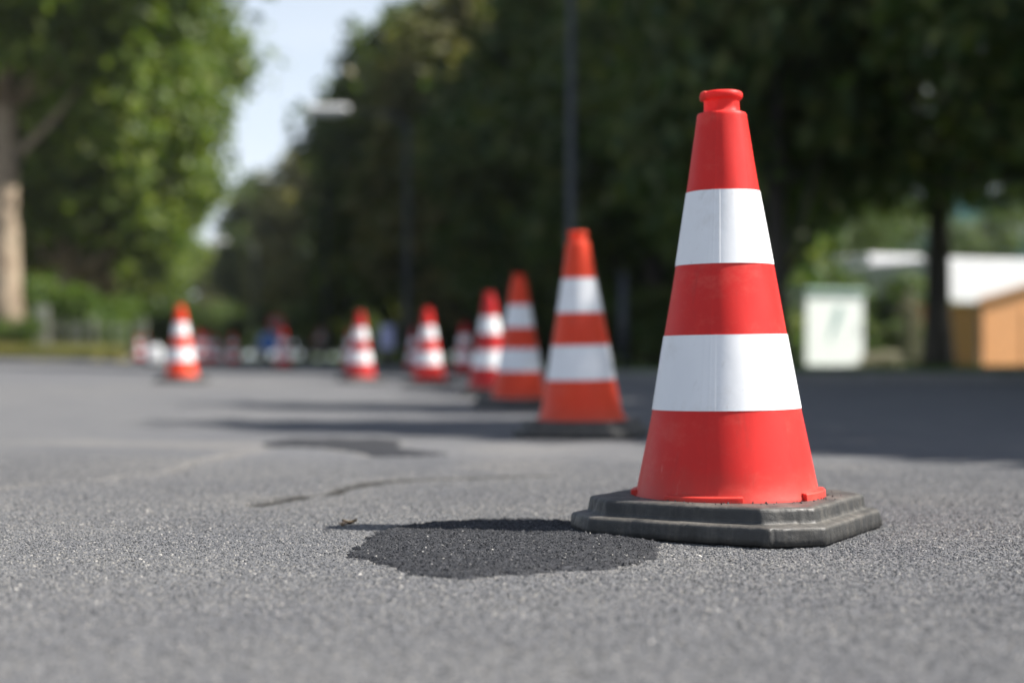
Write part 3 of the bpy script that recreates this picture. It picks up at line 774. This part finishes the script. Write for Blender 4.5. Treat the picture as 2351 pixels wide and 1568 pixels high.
def make_tree(name, label, cat, H, zc0, rad, trunk_r, nleaf, size, leafm, barkm, seed, nclump=26, lean=0.0, shape='round', crown_r=None, zb_limb=None, group=None):
    rnd = random.Random(seed)
    t = thing(name, label, cat, (0, 0, 0), 0, group)
    mb = MB()
    zt = H * 0.78; pts = []; rd = []
    for k in range(9):
        u = k / 8; z = -0.15 + (zt + 0.15) * u
        pts.append((lean * z + 0.12 * math.sin(u * 5 + seed) * rad * 0.12, 0.10 * math.cos(u * 4 + seed) * rad * 0.12, z))
        rd.append(trunk_r * ((1.35 if k == 0 else 1.0) * (1 - 0.82 * u ** 1.1) + 0.02))
    mb.tube(pts, rd, 12)
    clumps = []
    for k in range(nclump):
        u = (k + 0.5) / nclump; z = zc0 + (H - zc0) * u
        if shape == 'round': prof = math.sin(PI * min(1, 0.18 + 0.80 * u)) ** 0.6
        elif shape == 'spire': prof = (1 - u) ** 0.75 + 0.08
        elif shape == 'top': prof = 0.55 + 0.45 * math.sin(PI * min(1.0, u * 0.9))
        else: prof = 1.0
        a = k * 2.399963 + rnd.uniform(-0.4, 0.4); rr = rad * prof * rnd.uniform(0.45, 0.85)
        cr = (crown_r or rad * 0.42) * rnd.uniform(0.7, 1.25) * (0.55 + 0.45 * prof)
        c = (lean * z + rr * math.cos(a), rr * math.sin(a), min(z, H - cr * 0.6)); clumps.append((*c, cr))
        zl = max(zb_limb or zc0 * 0.8, z - rr * 0.75); zl = min(zl, zt * 0.98)
        i = min(7, int((zl + 0.15) / (zt + 0.15) * 8)); p0 = Vector(pts[i]); p1 = Vector(c)
        mid = p0.lerp(p1, 0.5) + Vector((0, 0, -0.08 * rr))
        r0 = rd[i] * rnd.uniform(0.28, 0.5)
        mb.tube([p0, p0.lerp(mid, 0.6), mid, p1], [r0, r0 * 0.75, r0 * 0.55, r0 * 0.15], 6)
    mb.build('trunk', barkm, t)
    link('crown', crown_mesh('crown', clumps, nleaf, size, leafm, seed + 100), t)
    return t

# left: tall mottled trees, lit by the sun
GL = 'tall trees on the left verge'
def lz(px, d): return float(road_z(X(px, d), d)) + 0.25
TL = make_tree('broadleaf_tree', 'big tree at the left edge with a thick tan mottled trunk', 'tree', 19.0, 8.9, 7.3, 0.56, 26000, 0.26, M['leaf_left'], M['bark_plane'], 3, 40, 0.02, 'top', 2.3, 3.8, GL)
TL.location = (X(8, 46), 46, lz(8, 46)); TL.rotation_euler = (0, 0, 0.4)
TL2 = make_tree('broadleaf_tree', 'tree with a slim pale trunk, second from the left edge', 'tree', 15, 4.3, 5.6, 0.34, 26000, 0.25, M['leaf_left'], M['bark_plane'], 8, 36, 0.05, 'round', 2.1, 3.0, GL)
TL2.location = (X(135, 56), 56, lz(135, 56))
dup(TL, (X(228, 62), 62, lz(228, 62)), 2.2, 0.86, 'tall tree whose high crown reaches farthest right over the road', GL)
for px, d, rz, s, lab in [(180, 59, 1.9, 1.0, 'third tree from the left edge, pale trunk behind low bushes'),
                          (222, 78, 3.1, 1.05, 'lit tree whose crown hangs over the left side of the road'),
                          (262, 98, 4.4, 1.06, 'farther lit tree behind the overhanging crown'),
                          (286, 124, 5.3, 1.1, 'farthest lit tree on the left, beside the gap of sky'),
                          (-40, 57, 0.8, 1.15, 'tree behind the thick tan trunk at the left edge'),
                          (70, 70, 2.5, 1.2, 'tree behind, between the tan trunk and the slim pale trunk'),
                          (170, 92, 2.5, 1.2, 'tree far behind the slim pale trunk')]:
    dup(TL2, (X(px, d), d, lz(px, d)), rz, s, lab, GL)

# right: dark avenue
GR = 'dark trees along the right side of the road'
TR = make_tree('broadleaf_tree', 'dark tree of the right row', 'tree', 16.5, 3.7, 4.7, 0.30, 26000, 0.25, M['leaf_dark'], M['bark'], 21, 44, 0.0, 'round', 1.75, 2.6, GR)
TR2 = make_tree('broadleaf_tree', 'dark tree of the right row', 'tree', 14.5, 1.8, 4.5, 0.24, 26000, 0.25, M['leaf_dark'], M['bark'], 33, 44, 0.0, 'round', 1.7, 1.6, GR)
TR3 = make_tree('broadleaf_tree', 'olive tree of the right row', 'tree', 14.5, 2.0, 4.5, 0.26, 24000, 0.25, M['leaf_olive_hazed'], M['bark'], 45, 40, 0.0, 'round', 1.7, 2.0, GR)
def rz_(y): return float(lawn_z(y)) - 0.02
rowR = [(TR, 4.4, 25.5, 0.6, (0.62, 0.62, 0.95), 'dark tree whose crown fills the top behind the big sharp cone'),
        (TR, xr(36, 15.0), 36, 2.2, 0.88, 'dark tree right of the tall pole nearest the camera'),
        (TR, xr(42, 14.8), 42, 4.0, 1.0, 'dark tree directly behind the tall pole nearest the camera'),
        (TR2, xr(51, 14.8), 50, 5.1, 1.0, 'dark tree between the two nearest lamp poles'),
        (TR3, xr(58, 13.5), 58, 1.0, 1.0, 'olive tinted tree just right of the first visible lamp head'),
        (TR, xr(67, 13.2), 67, 2.7, 0.95, 'dark tree just behind the first visible lamp'),
        (TR2, xr(76, 13.2), 76, 0.3, 1.02, 'dark tree between first and second visible lamps'),
        (TR3, xr(88, 16.0), 88, 3.3, 1.0, 'brownish tree above the second visible lamp pole'),
        (TR2, xr(101, 18.0), 101, 5.5, 1.05, 'dark tree right of the second visible lamp head'),
        (TR3, xr(118, 14.6), 118, 0.9, 1.10, 'rounded grey-green tree behind the second visible lamp head'),
        (TR, xr(136, 13.0), 136, 2.0, 1.0, 'far dark tree behind the rounded grey-green tree'),
        (TR3, xr(160, 10.0), 160, 2.9, 0.8, 'far olive tree closing the end of the road'),
        (TR2, xr(185, 4.0), 185, 1.1, 0.9, 'far dark tree at the end of the road'),
        (TR2, xr(190, -6.0), 190, 2.1, 0.9, 'far dark tree at the end of the road, half behind the lit crowns'),
        (TR3, xr(150, -1.5), 150, 4.1, 0.75, 'low far olive tree left of the third lamp'),
        ]
for k, (src, L, y, a, s, lab) in enumerate([(TR2, 17.5, 47, 0.5, 1.1, 'tree in the second row, behind the third cone'),
        (TR2, 19.5, 56, 1.6, 1.1, 'tree in the second row, behind the nearest pole'), (TR2, 21, 65, 2.6, 1.15, 'tree in the second row, behind the sunlit middle cone'),
        (TR, 22, 78, 3.7, 1.15, 'tree in the second row, behind the first visible lamp pole'), (TR2, 22, 95, 4.6, 1.2, 'tree in the second row, behind the lilac plate'),
        (TR, 22, 115, 5.6, 1.2, 'farthest tree in the second row'),
        (TR2, 27, 80, 0.4, 1.2, 'tree in the third row, behind the big sharp cone'), (TR2, 31, 88, 2.4, 1.2, 'tree in the third row, behind the nearest pole')]):
    rowR.append((src, xr(y, L), y, a, s, lab))
first = {}
for src, x, y, a, s, lab in rowR:
    zz = rz_(y) if x > xr(y, 6.6) else float(road_z(x, y))
    if id(src) not in first:
        first[id(src)] = 1; src.location = (x, y, zz); src.rotation_euler = (0, 0, a); src.scale = (s, s, s) if np.isscalar(s) else s; src['label'] = lab
    else: dup(src, (x, y, zz), a, s, lab, GR)

# tree with forked dark trunk at the right edge
TF = make_tree('broadleaf_tree', 'dark silhouetted tree with a forked trunk in front of the wooden hut', 'tree', 12.5, 3.7, 6.6, 0.24, 17000, 0.17, M['leaf_dark'], M['bark'], 57, 46, 0.0, 'round', 1.55, 3.7, 'trees on the lawn at the right')
TF.location = (X(2165, 28), 28, rz_(28)); TF.rotation_euler = (0, 0, 2.2)
mb = MB()
mb.tube([(0, 0, 2.1), (-0.14, -0.1, 2.8), (-0.42, -0.2, 4.0), (-0.85, -0.3, 5.6)], [0.20, 0.16, 0.13, 0.07], 8)
mb.tube([(0, 0, 2.9), (0.25, 0, 3.7), (0.7, 0.1, 5.0), (1.3, 0.2, 6.2)], [0.12, 0.10, 0.08, 0.04], 8)
fk = mb.build('fork_limb', M['bark'], None); fk.rotation_euler = (0, 0, -2.2); fk.parent = TF
for (px, d, s, a, lab) in [(1735, 31, (0.62, 0.62, 0.95), 1.0, 'dark leafy tree whose trunk is hidden by the big sharp cone'), (2420, 25, 0.9, 3.3, 'dark tree whose crown hangs in at the top right corner'),
                           (1840, 82, 1.15, 2.0, 'tree standing behind the white cabinet'), (2085, 96, 0.8, 4.0, 'tree beside the turquoise glass building'),
                           (2330, 98, 0.8, 5.0, 'tree behind the white-roofed pavilion')]:
    dup(TF, (X(px, d), d, rz_(d)), a, s, lab, 'trees on the lawn at the right')

# trees beside the camera's right, out of the picture: their crowns shade the road
TS = make_tree('roadside_tree', 'roadside tree whose shadow falls across the road', 'tree', 9.4, 3.0, 2.7, 0.15, 15000, 0.13, M['leaf_dark'], M['bark'], 71, 34, 0.0, 'spire', 0.95, 2.2, 'roadside trees right of the frame')
TS.location = (6.9, 6.25, 0.11)
TS.scale = (0.85, 0.7, 0.94)
for x, y, a, s in [(12.0, 8.5, 1.8, (1.5, 1.5, 1.3)), (12.5, 13.5, 2.8, (1.5, 1.5, 1.3)), (6.9, 8.6, 0.0, (0.9, 0.72, 0.98)), (8.0, 11.6, 2.8, (1.2, 1.1, 1.0)), (6.3, 4.75, 0.0, (0.9, 0.55, 0.60)), (7.6, 7.2, 0.0, (1.1, 1.0, 0.72)), (8.8, 14.4, 0.9, (1.2, 1.1, 1.1)), (9.0, 17.4, 0.9, (1.1, 1.1, 1.3)), (10.6, 21.0, 0.2, (1.2, 1.2, 1.5))]:  # first two are added to block sky light over the road
    dup(TS, (x, y, 0.11), a, s, None, None)

# ------------------------------------------------------------------ bushes
def make_bush(name, label, rx, ry, h, nleaf, size, mat, seed, group=None):
    rnd = random.Random(seed); t = thing(name, label, 'bush', (0, 0, 0), 0, group)
    mb = MB(); cl = []
    for k in range(16):
        a = rnd.uniform(0, 6.28); q = math.sqrt(rnd.random()); z = h * rnd.uniform(0.25, 0.8); cr = h * rnd.uniform(0.22, 0.38)
        c = (rx * q * math.cos(a), ry * q * math.sin(a), z); cl.append((*c, cr))
        mb.tube([(c[0] * 0.3, c[1] * 0.3, -0.05), (c[0] * 0.8, c[1] * 0.8, z * 0.6), c], [0.03, 0.02, 0.008], 5)
    mb.build('stem', M['bark'], t); link('foliage', crown_mesh('foliage', cl, nleaf, size, mat, seed), t)
    return t
B1 = make_bush('bush', 'bright green sunlit bush behind the grey picket fence, leftmost', 2.2, 1.0, 2.2, 6000, 0.12, M['leaf_bush'], 5, 'green bushes on the left verge')
B1.location = (X(70, 49), 49, lz(70, 49))
for px, d, a, s, lab in [(28, 45.6, 2.4, 0.46, 'low green shrub at the foot of the thick tan trunk'), (190, 50, 1.2, 0.92, 'bright green bush behind the fence, second from the left'), (255, 54, 2.0, 0.75, 'small green bush at the right end of the fence'),
                         (-40, 48, 3.0, 1.1, 'green bush cut by the left edge of the photo'), (330, 70, 3.0, 1.1, 'green bush near the tiny far cones')]:
    dup(B1, (X(px, d), d, lz(px, d)), a, s, lab, 'green bushes on the left verge')
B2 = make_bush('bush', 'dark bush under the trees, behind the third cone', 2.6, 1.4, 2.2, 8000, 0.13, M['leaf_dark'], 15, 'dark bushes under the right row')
B2.location = (xr(40, 15.2), 40, rz_(40))
for k, (x, y, s, lab) in enumerate([(X(1560, 38), 38, 0.9, 'dark bush just left of the big sharp cone'), (xr(47, 15.5), 47, 1.1, 'dark bush behind the fourth cone'), (xr(55, 15.0), 55, 1.2, 'dark bush behind the sunlit middle cone'),
        (xr(64, 14.5), 64, 1.2, 'dark bush behind the first visible lamp pole'), (xr(74, 14), 74, 1.3, 'dark bush behind the half-shaded cone'), (xr(88, 14), 88, 1.5, 'dark bush right of the blue round sign'),
        (xr(105, 12), 105, 1.7, 'dark bush behind the blue round sign'), (xr(130, 9), 130, 2.2, 'dark far bush at the end of the road'), (xr(140, 2), 140, 2.2, 'dark far bush behind the tiny cones'),
        (X(1640, 42), 42, 1.4, 'dark bush hidden partly by the big sharp cone'), (X(1745, 48), 48, 1.1, 'dark bush left of the white cabinet'), (X(2045, 43), 43, 0.6, 'green-black bush between white cabinet and wooden hut'), (X(1890, 60), 60, 1.75, 'tall leafy bush rising behind the white cabinet')]):
    zz = rz_(y) if x > xr(y, 6.6) else float(road_z(x, y))
    dup(B2, (x, y, zz), k * 1.1, s, lab, 'dark bushes under the right row')
B3 = make_bush('flowering_shrub', 'pale beige flowering shrub between cabinet and hut', 0.35, 0.3, 1.0, 1500, 0.05, M['beige'], 25)
B3.location = (X(2020, 40), 40, rz_(40)); B3.scale = (1.3, 1, 0.5)
B4 = dup(B3, (X(2092, 39), 39, rz_(39)), 1.0, (0.42, 0.6, 2.1), 'tall slim beige flowering shrub left of the forked trunk')

# ------------------------------------------------------------------ street lamps
GLMP = 'street lamps along the right side of the road'
def make_lamp(label):
    t = thing('street_lamp', label, 'street lamp', (0, 0, 0), 0, GLMP)
    mb = MB(); mb.tube([(0, 0, -0.05), (0, 0, 0.9)], [0.105, 0.10], 16); mb.tube([(0, 0, 0.9), (0, 0, 0.94), (0, 0, 7.9)], [0.10, 0.08, 0.055], 16); mb.build('pole', M['pole'], t)
    mb = MB(); mb.tube([(0, 0, 7.8), (-0.25, 0, 8.0), (-0.9, 0, 8.12), (-1.75, 0, 8.16)], [0.045, 0.04, 0.036, 0.032], 10); mb.build('arm', M['pole'], t)
    mb = MB(); mb.box((-2.15, 0, 8.20), (1.15, 0.44, 0.22), 0, 0.08); h = mb.build('lamp_head', M['lamp_white'], t)
    mb = MB(); mb.box((-2.22, 0, 8.08), (0.86, 0.36, 0.14), 0, 0.05); mb.build('lamp_cover', M['lamp_glass'], h)
    mb = MB(); mb.box((0, -0.1, 0.65), (0.07, 0.012, 0.34), 0, 0.003); mb.build('hatch', M['pole'], t)
    return t
LP = make_lamp('nearest pole, tall and dark, head above the picture')
for ch in LP.children:
    if ch.name.startswith('pole'): ch.material_slots[0].link = 'OBJECT'; ch.material_slots[0].material = M['greypole']
LP.location = (X(1312, 27.5), 27.5, rz_(27.5))
LP.rotation_euler = (0, 0, 0.10)
for px, d, lab in [(935, 47, 'lamp with the largest white head seen against the dark trees'), (748, 65.5, 'second visible lamp, head before the rounded grey-green tree'),
                   (585, 101, 'farthest lamp, head in the gap of sky')]:
    dup(LP, (X(px, d), d, -0.02), 0.10, (1.13, 1.2, 0.958), lab, GLMP, {'pole': [M['darkpole'] if d > 60 else M['pole']]})  # far sunlit poles get a darker colour to look shaded

# slim dark post right of cone two
t = thing('post', 'slim dark metal post at the lawn edge, right of the second cone', 'post', (X(1431, 21), 21, 0.05))
mb = MB(); mb.tube([(0, 0, 0), (0, 0, 1.32)], [0.055, 0.055], 16); mb.build('shaft', M['darkpole'], t)
mb = MB(); mb.tube([(0, 0, 1.32), (0, 0, 1.35), (0, 0, 1.38)], [0.065, 0.062, 0.02], 16); mb.build('cap', M['darkpole'], t)
mb = MB(); mb.box((0, 0, 0.01), (0.2, 0.2, 0.02), 0.2, 0.004); mb.build('base_plate', M['darkpole'], t)

# ------------------------------------------------------------------ signs in the distance
def disc(mb, r, z, y0, y1, mi=0, seg=32): mb.prism([(r * math.cos(2 * PI * k / seg), z + r * math.sin(2 * PI * k / seg)) for k in range(seg)], y0, y1, mi)
x = X(616, 42); t = thing('road_sign', 'round blue sign on a low stand, far down the road', 'road sign', (x, 42, float(road_z(x, 42))))
mb = MB(); disc(mb, 0.26, 0.58, -0.02, 0.0); mb.build('sign_plate', M['blue'], t)
mb = MB(); disc(mb, 0.285, 0.58, -0.012, 0.004); mb.build('rim', M['signwhite'], t)
mb = MB(); mb.tube([(0, 0.03, 0.05), (0, 0.03, 0.85)], 0.025, 10); mb.build('post', M['signgrey'], t)
mb = MB(); mb.box((0, 0.03, 0.04), (0.5, 0.34, 0.08), 0, 0.015); mb.build('foot', M['rubber'], t)
x = X(737, 70); t = thing('warning_sign', 'triangular red-bordered warning sign in shade before dark trees', 'road sign', (x, 70, 0.0))
mb = MB(); mb.prism([(-0.42, 0.85), (0.42, 0.85), (0, 1.58)], -0.02, 0.0); mb.build('border', M['signred'], t)
mb = MB(); mb.prism([(-0.27, 0.935), (0.27, 0.935), (0, 1.40)], -0.026, -0.0205); mb.build('sign_plate', M['signwhite'], t)
mb = MB(); mb.tube([(0, 0.03, 0.05), (0, 0.03, 1.5)], 0.025, 10); mb.build('post', M['signgrey'], t)
mb = MB(); mb.box((0, 0.03, 0.04), (0.6, 0.4, 0.08), 0, 0.015); mb.build('foot', M['rubber'], t)
x = X(634, 60); t = thing('warning_sign', 'small dark red sign high above the round blue sign', 'road sign', (x, 60, 0.0))
mb = MB(); disc(mb, 0.30, 1.55, -0.02, 0.0); mb.build('border', M['signred'], t)
mb = MB(); disc(mb, 0.15, 1.55, -0.026, -0.0205); mb.build('sign_plate', M['signgrey'], t)
mb = MB(); mb.tube([(0, 0.03, 0.0), (0, 0.03, 1.8)], 0.03, 10); mb.build('post', M['signgrey'], t)
x = X(888, 34); t = thing('marker_plate', 'pale lilac rounded plate on a short stand between two cones', 'marker plate', (x, 34, 0.0))
mb = MB(); mb.box((0, 0, 0.70), (0.30, 0.03, 0.52), 0, 0.012); mb.build('plate', M['lilac'], t)
mb = MB(); mb.tube([(0, 0.03, 0.04), (0, 0.03, 0.9)], 0.022, 10); mb.build('post', M['signgrey'], t)
mb = MB(); mb.box((0, 0.03, 0.04), (0.4, 0.3, 0.08), 0, 0.015); mb.build('foot', M['rubber'], t)
x = X(356, 33); t = thing('barrier_block', 'whitish rounded block left of the lone sunlit cone', 'barrier block', (x, 33, float(road_z(x, 33))))
mb = MB(); mb.box((0, 0, 0.22), (0.34, 0.26, 0.36), 0.2, 0.06, 0.85); mb.build('body', M['signwhite'], t)
mb = MB(); mb.box((0, 0, 0.03), (0.44, 0.36, 0.06), 0.2, 0.015); mb.build('foot', M['rubber'], t)
mb = MB(); mb.tube([(-0.07, 0, 0.39), (-0.05, 0, 0.44), (0.05, 0, 0.44), (0.07, 0, 0.39)], 0.014, 8); mb.build('handle', M['signwhite'], t)

# ------------------------------------------------------------------ picket fence and boards on the left verge
t = thing('picket_fence', 'grey weathered picket fence along the left verge before the bushes', 'fence', (0, 46.2, 0))
mb = MB(); k = 0
for i in range(64):
    x = -15.9 + i * 0.075 + random.uniform(-0.008, 0.008)
    if i % 9 in (4, 5) or random.random() < 0.3: continue
    z0 = float(road_z(x, 46)) + 0.12; h = random.uniform(0.98, 1.12)
    mb.box((x, 0, z0 + h / 2), (0.045, 0.02, h), random.uniform(-0.05, 0.05), 0.0, 1.0)
mb.build('picket_panel', M['wood_grey'], t)
for zz in (0.35, 0.85):
    mb = MB(); mb.box((-13.5, 0.035, 0.30 + zz), (4.9, 0.04, 0.07)); mb.build('rail', M['wood_grey'], t)
for xx in (-15.9, -14.3, -12.7, -11.15):
    mb = MB(); mb.box((xx, 0.09, float(road_z(xx, 46)) + 0.12 + 0.55), (0.09, 0.07, 1.2), 0, 0.008); mb.build('fence_post', M['wood_grey'], t)
x = X(96, 45.6); t = thing('notice_board', 'narrow pale upright board standing before the picket fence', 'board', (x, 45.6, float(road_z(x, 45)) + 0.1))
mb = MB(); mb.box((0, 0, 0.85), (0.42, 0.03, 1.25), 0, 0.006); mb.build('panel', M['board'], t)
for s in (-0.17, 0.17):
    mb = MB(); mb.tube([(s, 0.035, -0.05), (s, 0.035, 1.45)], 0.02, 8); mb.build('leg', M['wood_grey'], t)

# ------------------------------------------------------------------ white cabinet, wooden hut and buildings at the right
d = 40; t = thing('cabinet', 'white cabinet with a faint teal diagonal mark, on the lawn', 'cabinet', (X(1893, d), d, rz_(d)), 0.42)
s = d / FPX; wW = 158 * s; hh = 176 * s
mb = MB(); mb.box((0, 0, hh / 2), (wW, 0.9, hh - 0.10), 0, 0.02); mb.build('body', M['cabwhite'], t)
mb = MB(); mb.box((0, 0, hh + 0.015), (wW + 0.14, 1.04, 0.10), 0, 0.02); mb.build('roof', M['teal'], t)
mb = MB(); mb.box((0, 0, 0.0), (wW - 0.1, 0.8, 0.10)); mb.build('plinth', M['signgrey'], t)
mb = MB(); mb.prism([(-0.22, 0.75), (-0.10, 0.75), (0.20, 1.65), (0.05, 1.65)], -0.456, -0.4505); mb.prism([(0.02, 1.05), (0.10, 1.05), (0.28, 1.62), (0.20, 1.62)], -0.456, -0.4505); mb.build('painted_mark', M['teal'], t)
mb = MB(); mb.box((wW * 0.42, -0.46, hh * 0.5), (0.03, 0.03, 0.22), 0, 0.006); mb.build('handle', M['signgrey'], t)

# hut with a corner towards the camera
d = 48; s = d / FPX; cxh = X(2256, d); zg = rz_(d)
t = thing('wooden_hut', 'orange timber hut, left wall brown in shade, right wall sunlit', 'hut', (cxh, d, zg))
A = Vector((0, 0, 0)); Bp = Vector((3.0, 1.35, 0)); Cp = Vector((0.80, 2.6, 0)); Dp = Bp + Cp
eh = (HZ - 692) * s + CH - zg; rh = eh + 0.75
def wallm(name, p, q, h0, h1=None, gable=None):
    mb = MB(); n = (q - p).normalized(); o = Vector((n.y, -n.x, 0)) * 0.04
    pts = [p, q, q + Vector((0, 0, h1 or h0))] + ([gable] if gable else []) + [p + Vector((0, 0, h0))]
    fr = [mb.bm.verts.new(a - o) for a in pts]; bk = [mb.bm.verts.new(a + o) for a in pts]; m_ = len(pts)
    mb.bm.faces.new(fr); mb.bm.faces.new(bk)
    for k in range(m_): mb.bm.faces.new((fr[k], fr[(k + 1) % m_], bk[(k + 1) % m_], bk[k]))
    return mb.build(name, M['plank'], t)
eb = eh + 0.82
wallm('wall', A, Bp, eh, eb); wallm('wall', Cp, A, eh); wallm('wall', Dp, Cp, eb, eh); wallm('wall', Bp, Dp, eb)
cdir = Cp.normalized(); adir = Bp.normalized(); sl = (eb - eh) / Bp.length
lo = [A - cdir * 0.3 - adir * 0.2 + Vector((0, 0, eh + 0.01 - 0.2 * sl)), Bp - cdir * 0.3 + adir * 0.2 + Vector((0, 0, eb + 0.01 + 0.2 * sl)),
      Dp + cdir * 0.2 + adir * 0.2 + Vector((0, 0, eb + 0.01 + 0.2 * sl)), Cp + cdir * 0.2 - adir * 0.2 + Vector((0, 0, eh + 0.01 - 0.2 * sl))]
mb = MB(); v1 = [mb.bm.verts.new(p) for p in lo]; v2 = [mb.bm.verts.new(p + Vector((0, 0, 0.11))) for p in lo]
mb.bm.faces.new(v1); mb.bm.faces.new(v2)
for k in range(4): mb.bm.faces.new((v1[k], v1[(k + 1) % 4], v2[(k + 1) % 4], v2[k]))
mb.build('roof', M['plank'], t)
mb = MB(); dv = adir; o = Vector((dv.y, -dv.x, 0)) * 0.055; c = A + Bp * 0.62 + o + Vector((0, 0, 0.95)); mb.box(c, (0.85, 0.04, 1.85), math.atan2(dv.y, dv.x), 0.01); dr = mb.build('door', M['plank'], t)
mb = MB(); c2 = c + o * 0.8 + adir * 0.3; mb.box(c2, (0.10, 0.05, 0.04), math.atan2(dv.y, dv.x), 0.01); mb.build('handle', M['signgrey'], dr)
for p in (A, Bp, Cp):
    mb = MB(); mb.box((p.x, p.y - 0.02, eh / 2), (0.13, 0.13, eh), 0.4, 0.01); mb.build('corner_post', M['plank'], t)
# brown board fence running from the hut towards the forked tree
tf = thing('board_fence', 'brown shaded flat-topped board fence between forked tree and orange hut', 'fence', (cxh - 0.15, d + 0.05, zg))
L0 = Vector((-2.05, 1.1, 0)); fh = eh - 0.12; ang = math.atan2(L0.y, L0.x)
mb = MB(); mb.box((L0.x / 2, L0.y / 2, fh / 2), (L0.length, 0.05, fh), ang, 0.008); mb.build('panel', M['plank'], tf)
mb = MB(); mb.box((L0.x / 2, L0.y / 2, fh + 0.02), (L0.length + 0.1, 0.12, 0.05), ang, 0.01); mb.build('top_rail', M['plank'], tf)
for k in (0.04, 0.5, 0.97):
    mb = MB(); mb.box((L0.x * k + 0.03, L0.y * k + 0.07, fh / 2), (0.10, 0.10, fh - 0.02), ang, 0.01); mb.build('fence_post', M['plank'], tf)

# white-roofed pavilions
def pavilion(label, px0, px1, ytop, ybot, d, slope=0.0, group=None):
    x0, x1 = X(px0, d), X(px1, d); zt, zb = Z(ytop, d), Z(ybot, d); zg = -0.1
    t = thing('pavilion', label, 'building', ((x0 + x1) / 2, d, zg), 0.42, group); w = x1 - x0
    mb = MB(); mb.box((0, 2.5, (zt + zb) / 2 - zg), (w, 6, zt - zb), 0, 0.08); mb.build('roof', M['conc_white'], t)
    mb = MB(); mb.box((0, 3.0, (zb - zg) / 2), (w - 0.8, 4.4, zb - zg - 0.02)); wl = mb.build('wall', M['signgrey'], t)
    nwin = max(2, int(w / 2.2))
    for k in range(nwin):
        cx = -w / 2 + 0.4 + (k + 0.5) * (w - 0.8) / nwin
        mb = MB(); mb.box((cx, 0.77, (zb - zg) * 0.55), ((w - 0.8) / nwin - 0.25, 0.05, (zb - zg) * 0.62), 0, 0.01); mb.build('window', M['winglass'], t)
    for k in range(nwin + 1):
        cx = -w / 2 + 0.25 + k * (w - 0.5) / nwin
        mb = MB(); mb.tube([(cx, -0.25, 0), (cx, -0.25, zb - zg)], 0.07, 10); mb.build('column', M['conc_white'], t)
    return t
pavilion('low pavilion with a white roof edge, above and right of the white cabinet', 1966, 2118, 588, 655, 72)
pavilion('pavilion with a broad white roof, behind the orange hut', 2090, 2600, 600, 700, 64)

# tall turquoise glass building
d = 120; x0, x1 = X(2040, d), X(2620, d); w = x1 - x0; Hh = 19.0
t = thing('office_building', 'tall turquoise glass building glimpsed through the dark leaves', 'building', ((x0 + x1) / 2, d, -0.1))
mb = MB(); mb.box((0, 7, Hh / 2), (w, 14, Hh)); mb.build('wall', M['turq'], t)
for k in range(7):
    z = 1.6 + k * 2.9
    mb = MB(); mb.box((0, -0.12, z), (w + 0.4, 0.3, 1.0 if k < 5 else 1.9), 0, 0.03); mb.build('floor_band', M['conc_white'], t)
    if k < 6:
        for j in range(8):
            cx = -w / 2 + (j + 0.5) * w / 8
            mb = MB(); mb.box((cx, -0.06, z + 1.45), (w / 8 - 0.5, 0.14, 1.6), 0, 0.02); mb.build('window', M['winglass'] if (j * 3 + k) % 4 == 0 else M['turq'], t)
mb = MB(); mb.box((0, 7, Hh + 1.2), (w + 0.6, 14.6, 2.3), 0, 0.1); mb.build('roof', M['conc_white'], t)

# ------------------------------------------------------------------ summer haze
mb = MB(); mb.box((0, 200, 14.3), (900, 900, 32.6))
hz = mb.build('haze', bpy.data.materials.new('haze_air'), None); hm = hz.data.materials[0]; hm.use_nodes = True
for nd in list(hm.node_tree.nodes):
    if nd.type != 'OUTPUT_MATERIAL': hm.node_tree.nodes.remove(nd)
pv = hm.node_tree.nodes.new('ShaderNodeVolumePrincipled'); pv.inputs['Density'].default_value = 0.00025; pv.inputs['Color'].default_value = (0.92, 0.95, 1.0, 1); pv.inputs['Anisotropy'].default_value = 0.3
hm.node_tree.links.new(pv.outputs[0], [nd for nd in hm.node_tree.nodes if nd.type == 'OUTPUT_MATERIAL'][0].inputs['Volume'])
tag(hz, kind='stuff')

# ------------------------------------------------------------------ camera
cam = bpy.data.cameras.new('camera'); co = bpy.data.objects.new('camera', cam); COL.objects.link(co)
co.location = (0, 0, CH); co.rotation_euler = (PI / 2, 0, 0)
cam.sensor_width = 36.0; cam.lens = FPX / 2351 * 36.0; cam.shift_y = (HZ - 784.0) / 2351
cam.clip_start = 0.05; cam.clip_end = 6000
cam.dof.use_dof = True; cam.dof.focus_distance = 2.34; cam.dof.aperture_fstop = 1.9; cam.dof.aperture_blades = 0
SC.camera = co

SC.render.engine = 'CYCLES'
SC.cycles.use_denoising = True
try: SC.cycles.denoiser = 'OPENIMAGEDENOISE'
except Exception: pass
SC.cycles.max_bounces = 8; SC.cycles.transparent_max_bounces = 4; SC.cycles.diffuse_bounces = 4; SC.cycles.glossy_bounces = 3
SC.cycles.sample_clamp_indirect = 6.0
SC.view_settings.view_transform = 'Standard'; SC.view_settings.look = 'None'; SC.view_settings.gamma = 1.0
SC.view_settings.use_curve_mapping = False
SC.view_settings.exposure = 1.05
SC.render.resolution_x = 1024; SC.render.resolution_y = 682
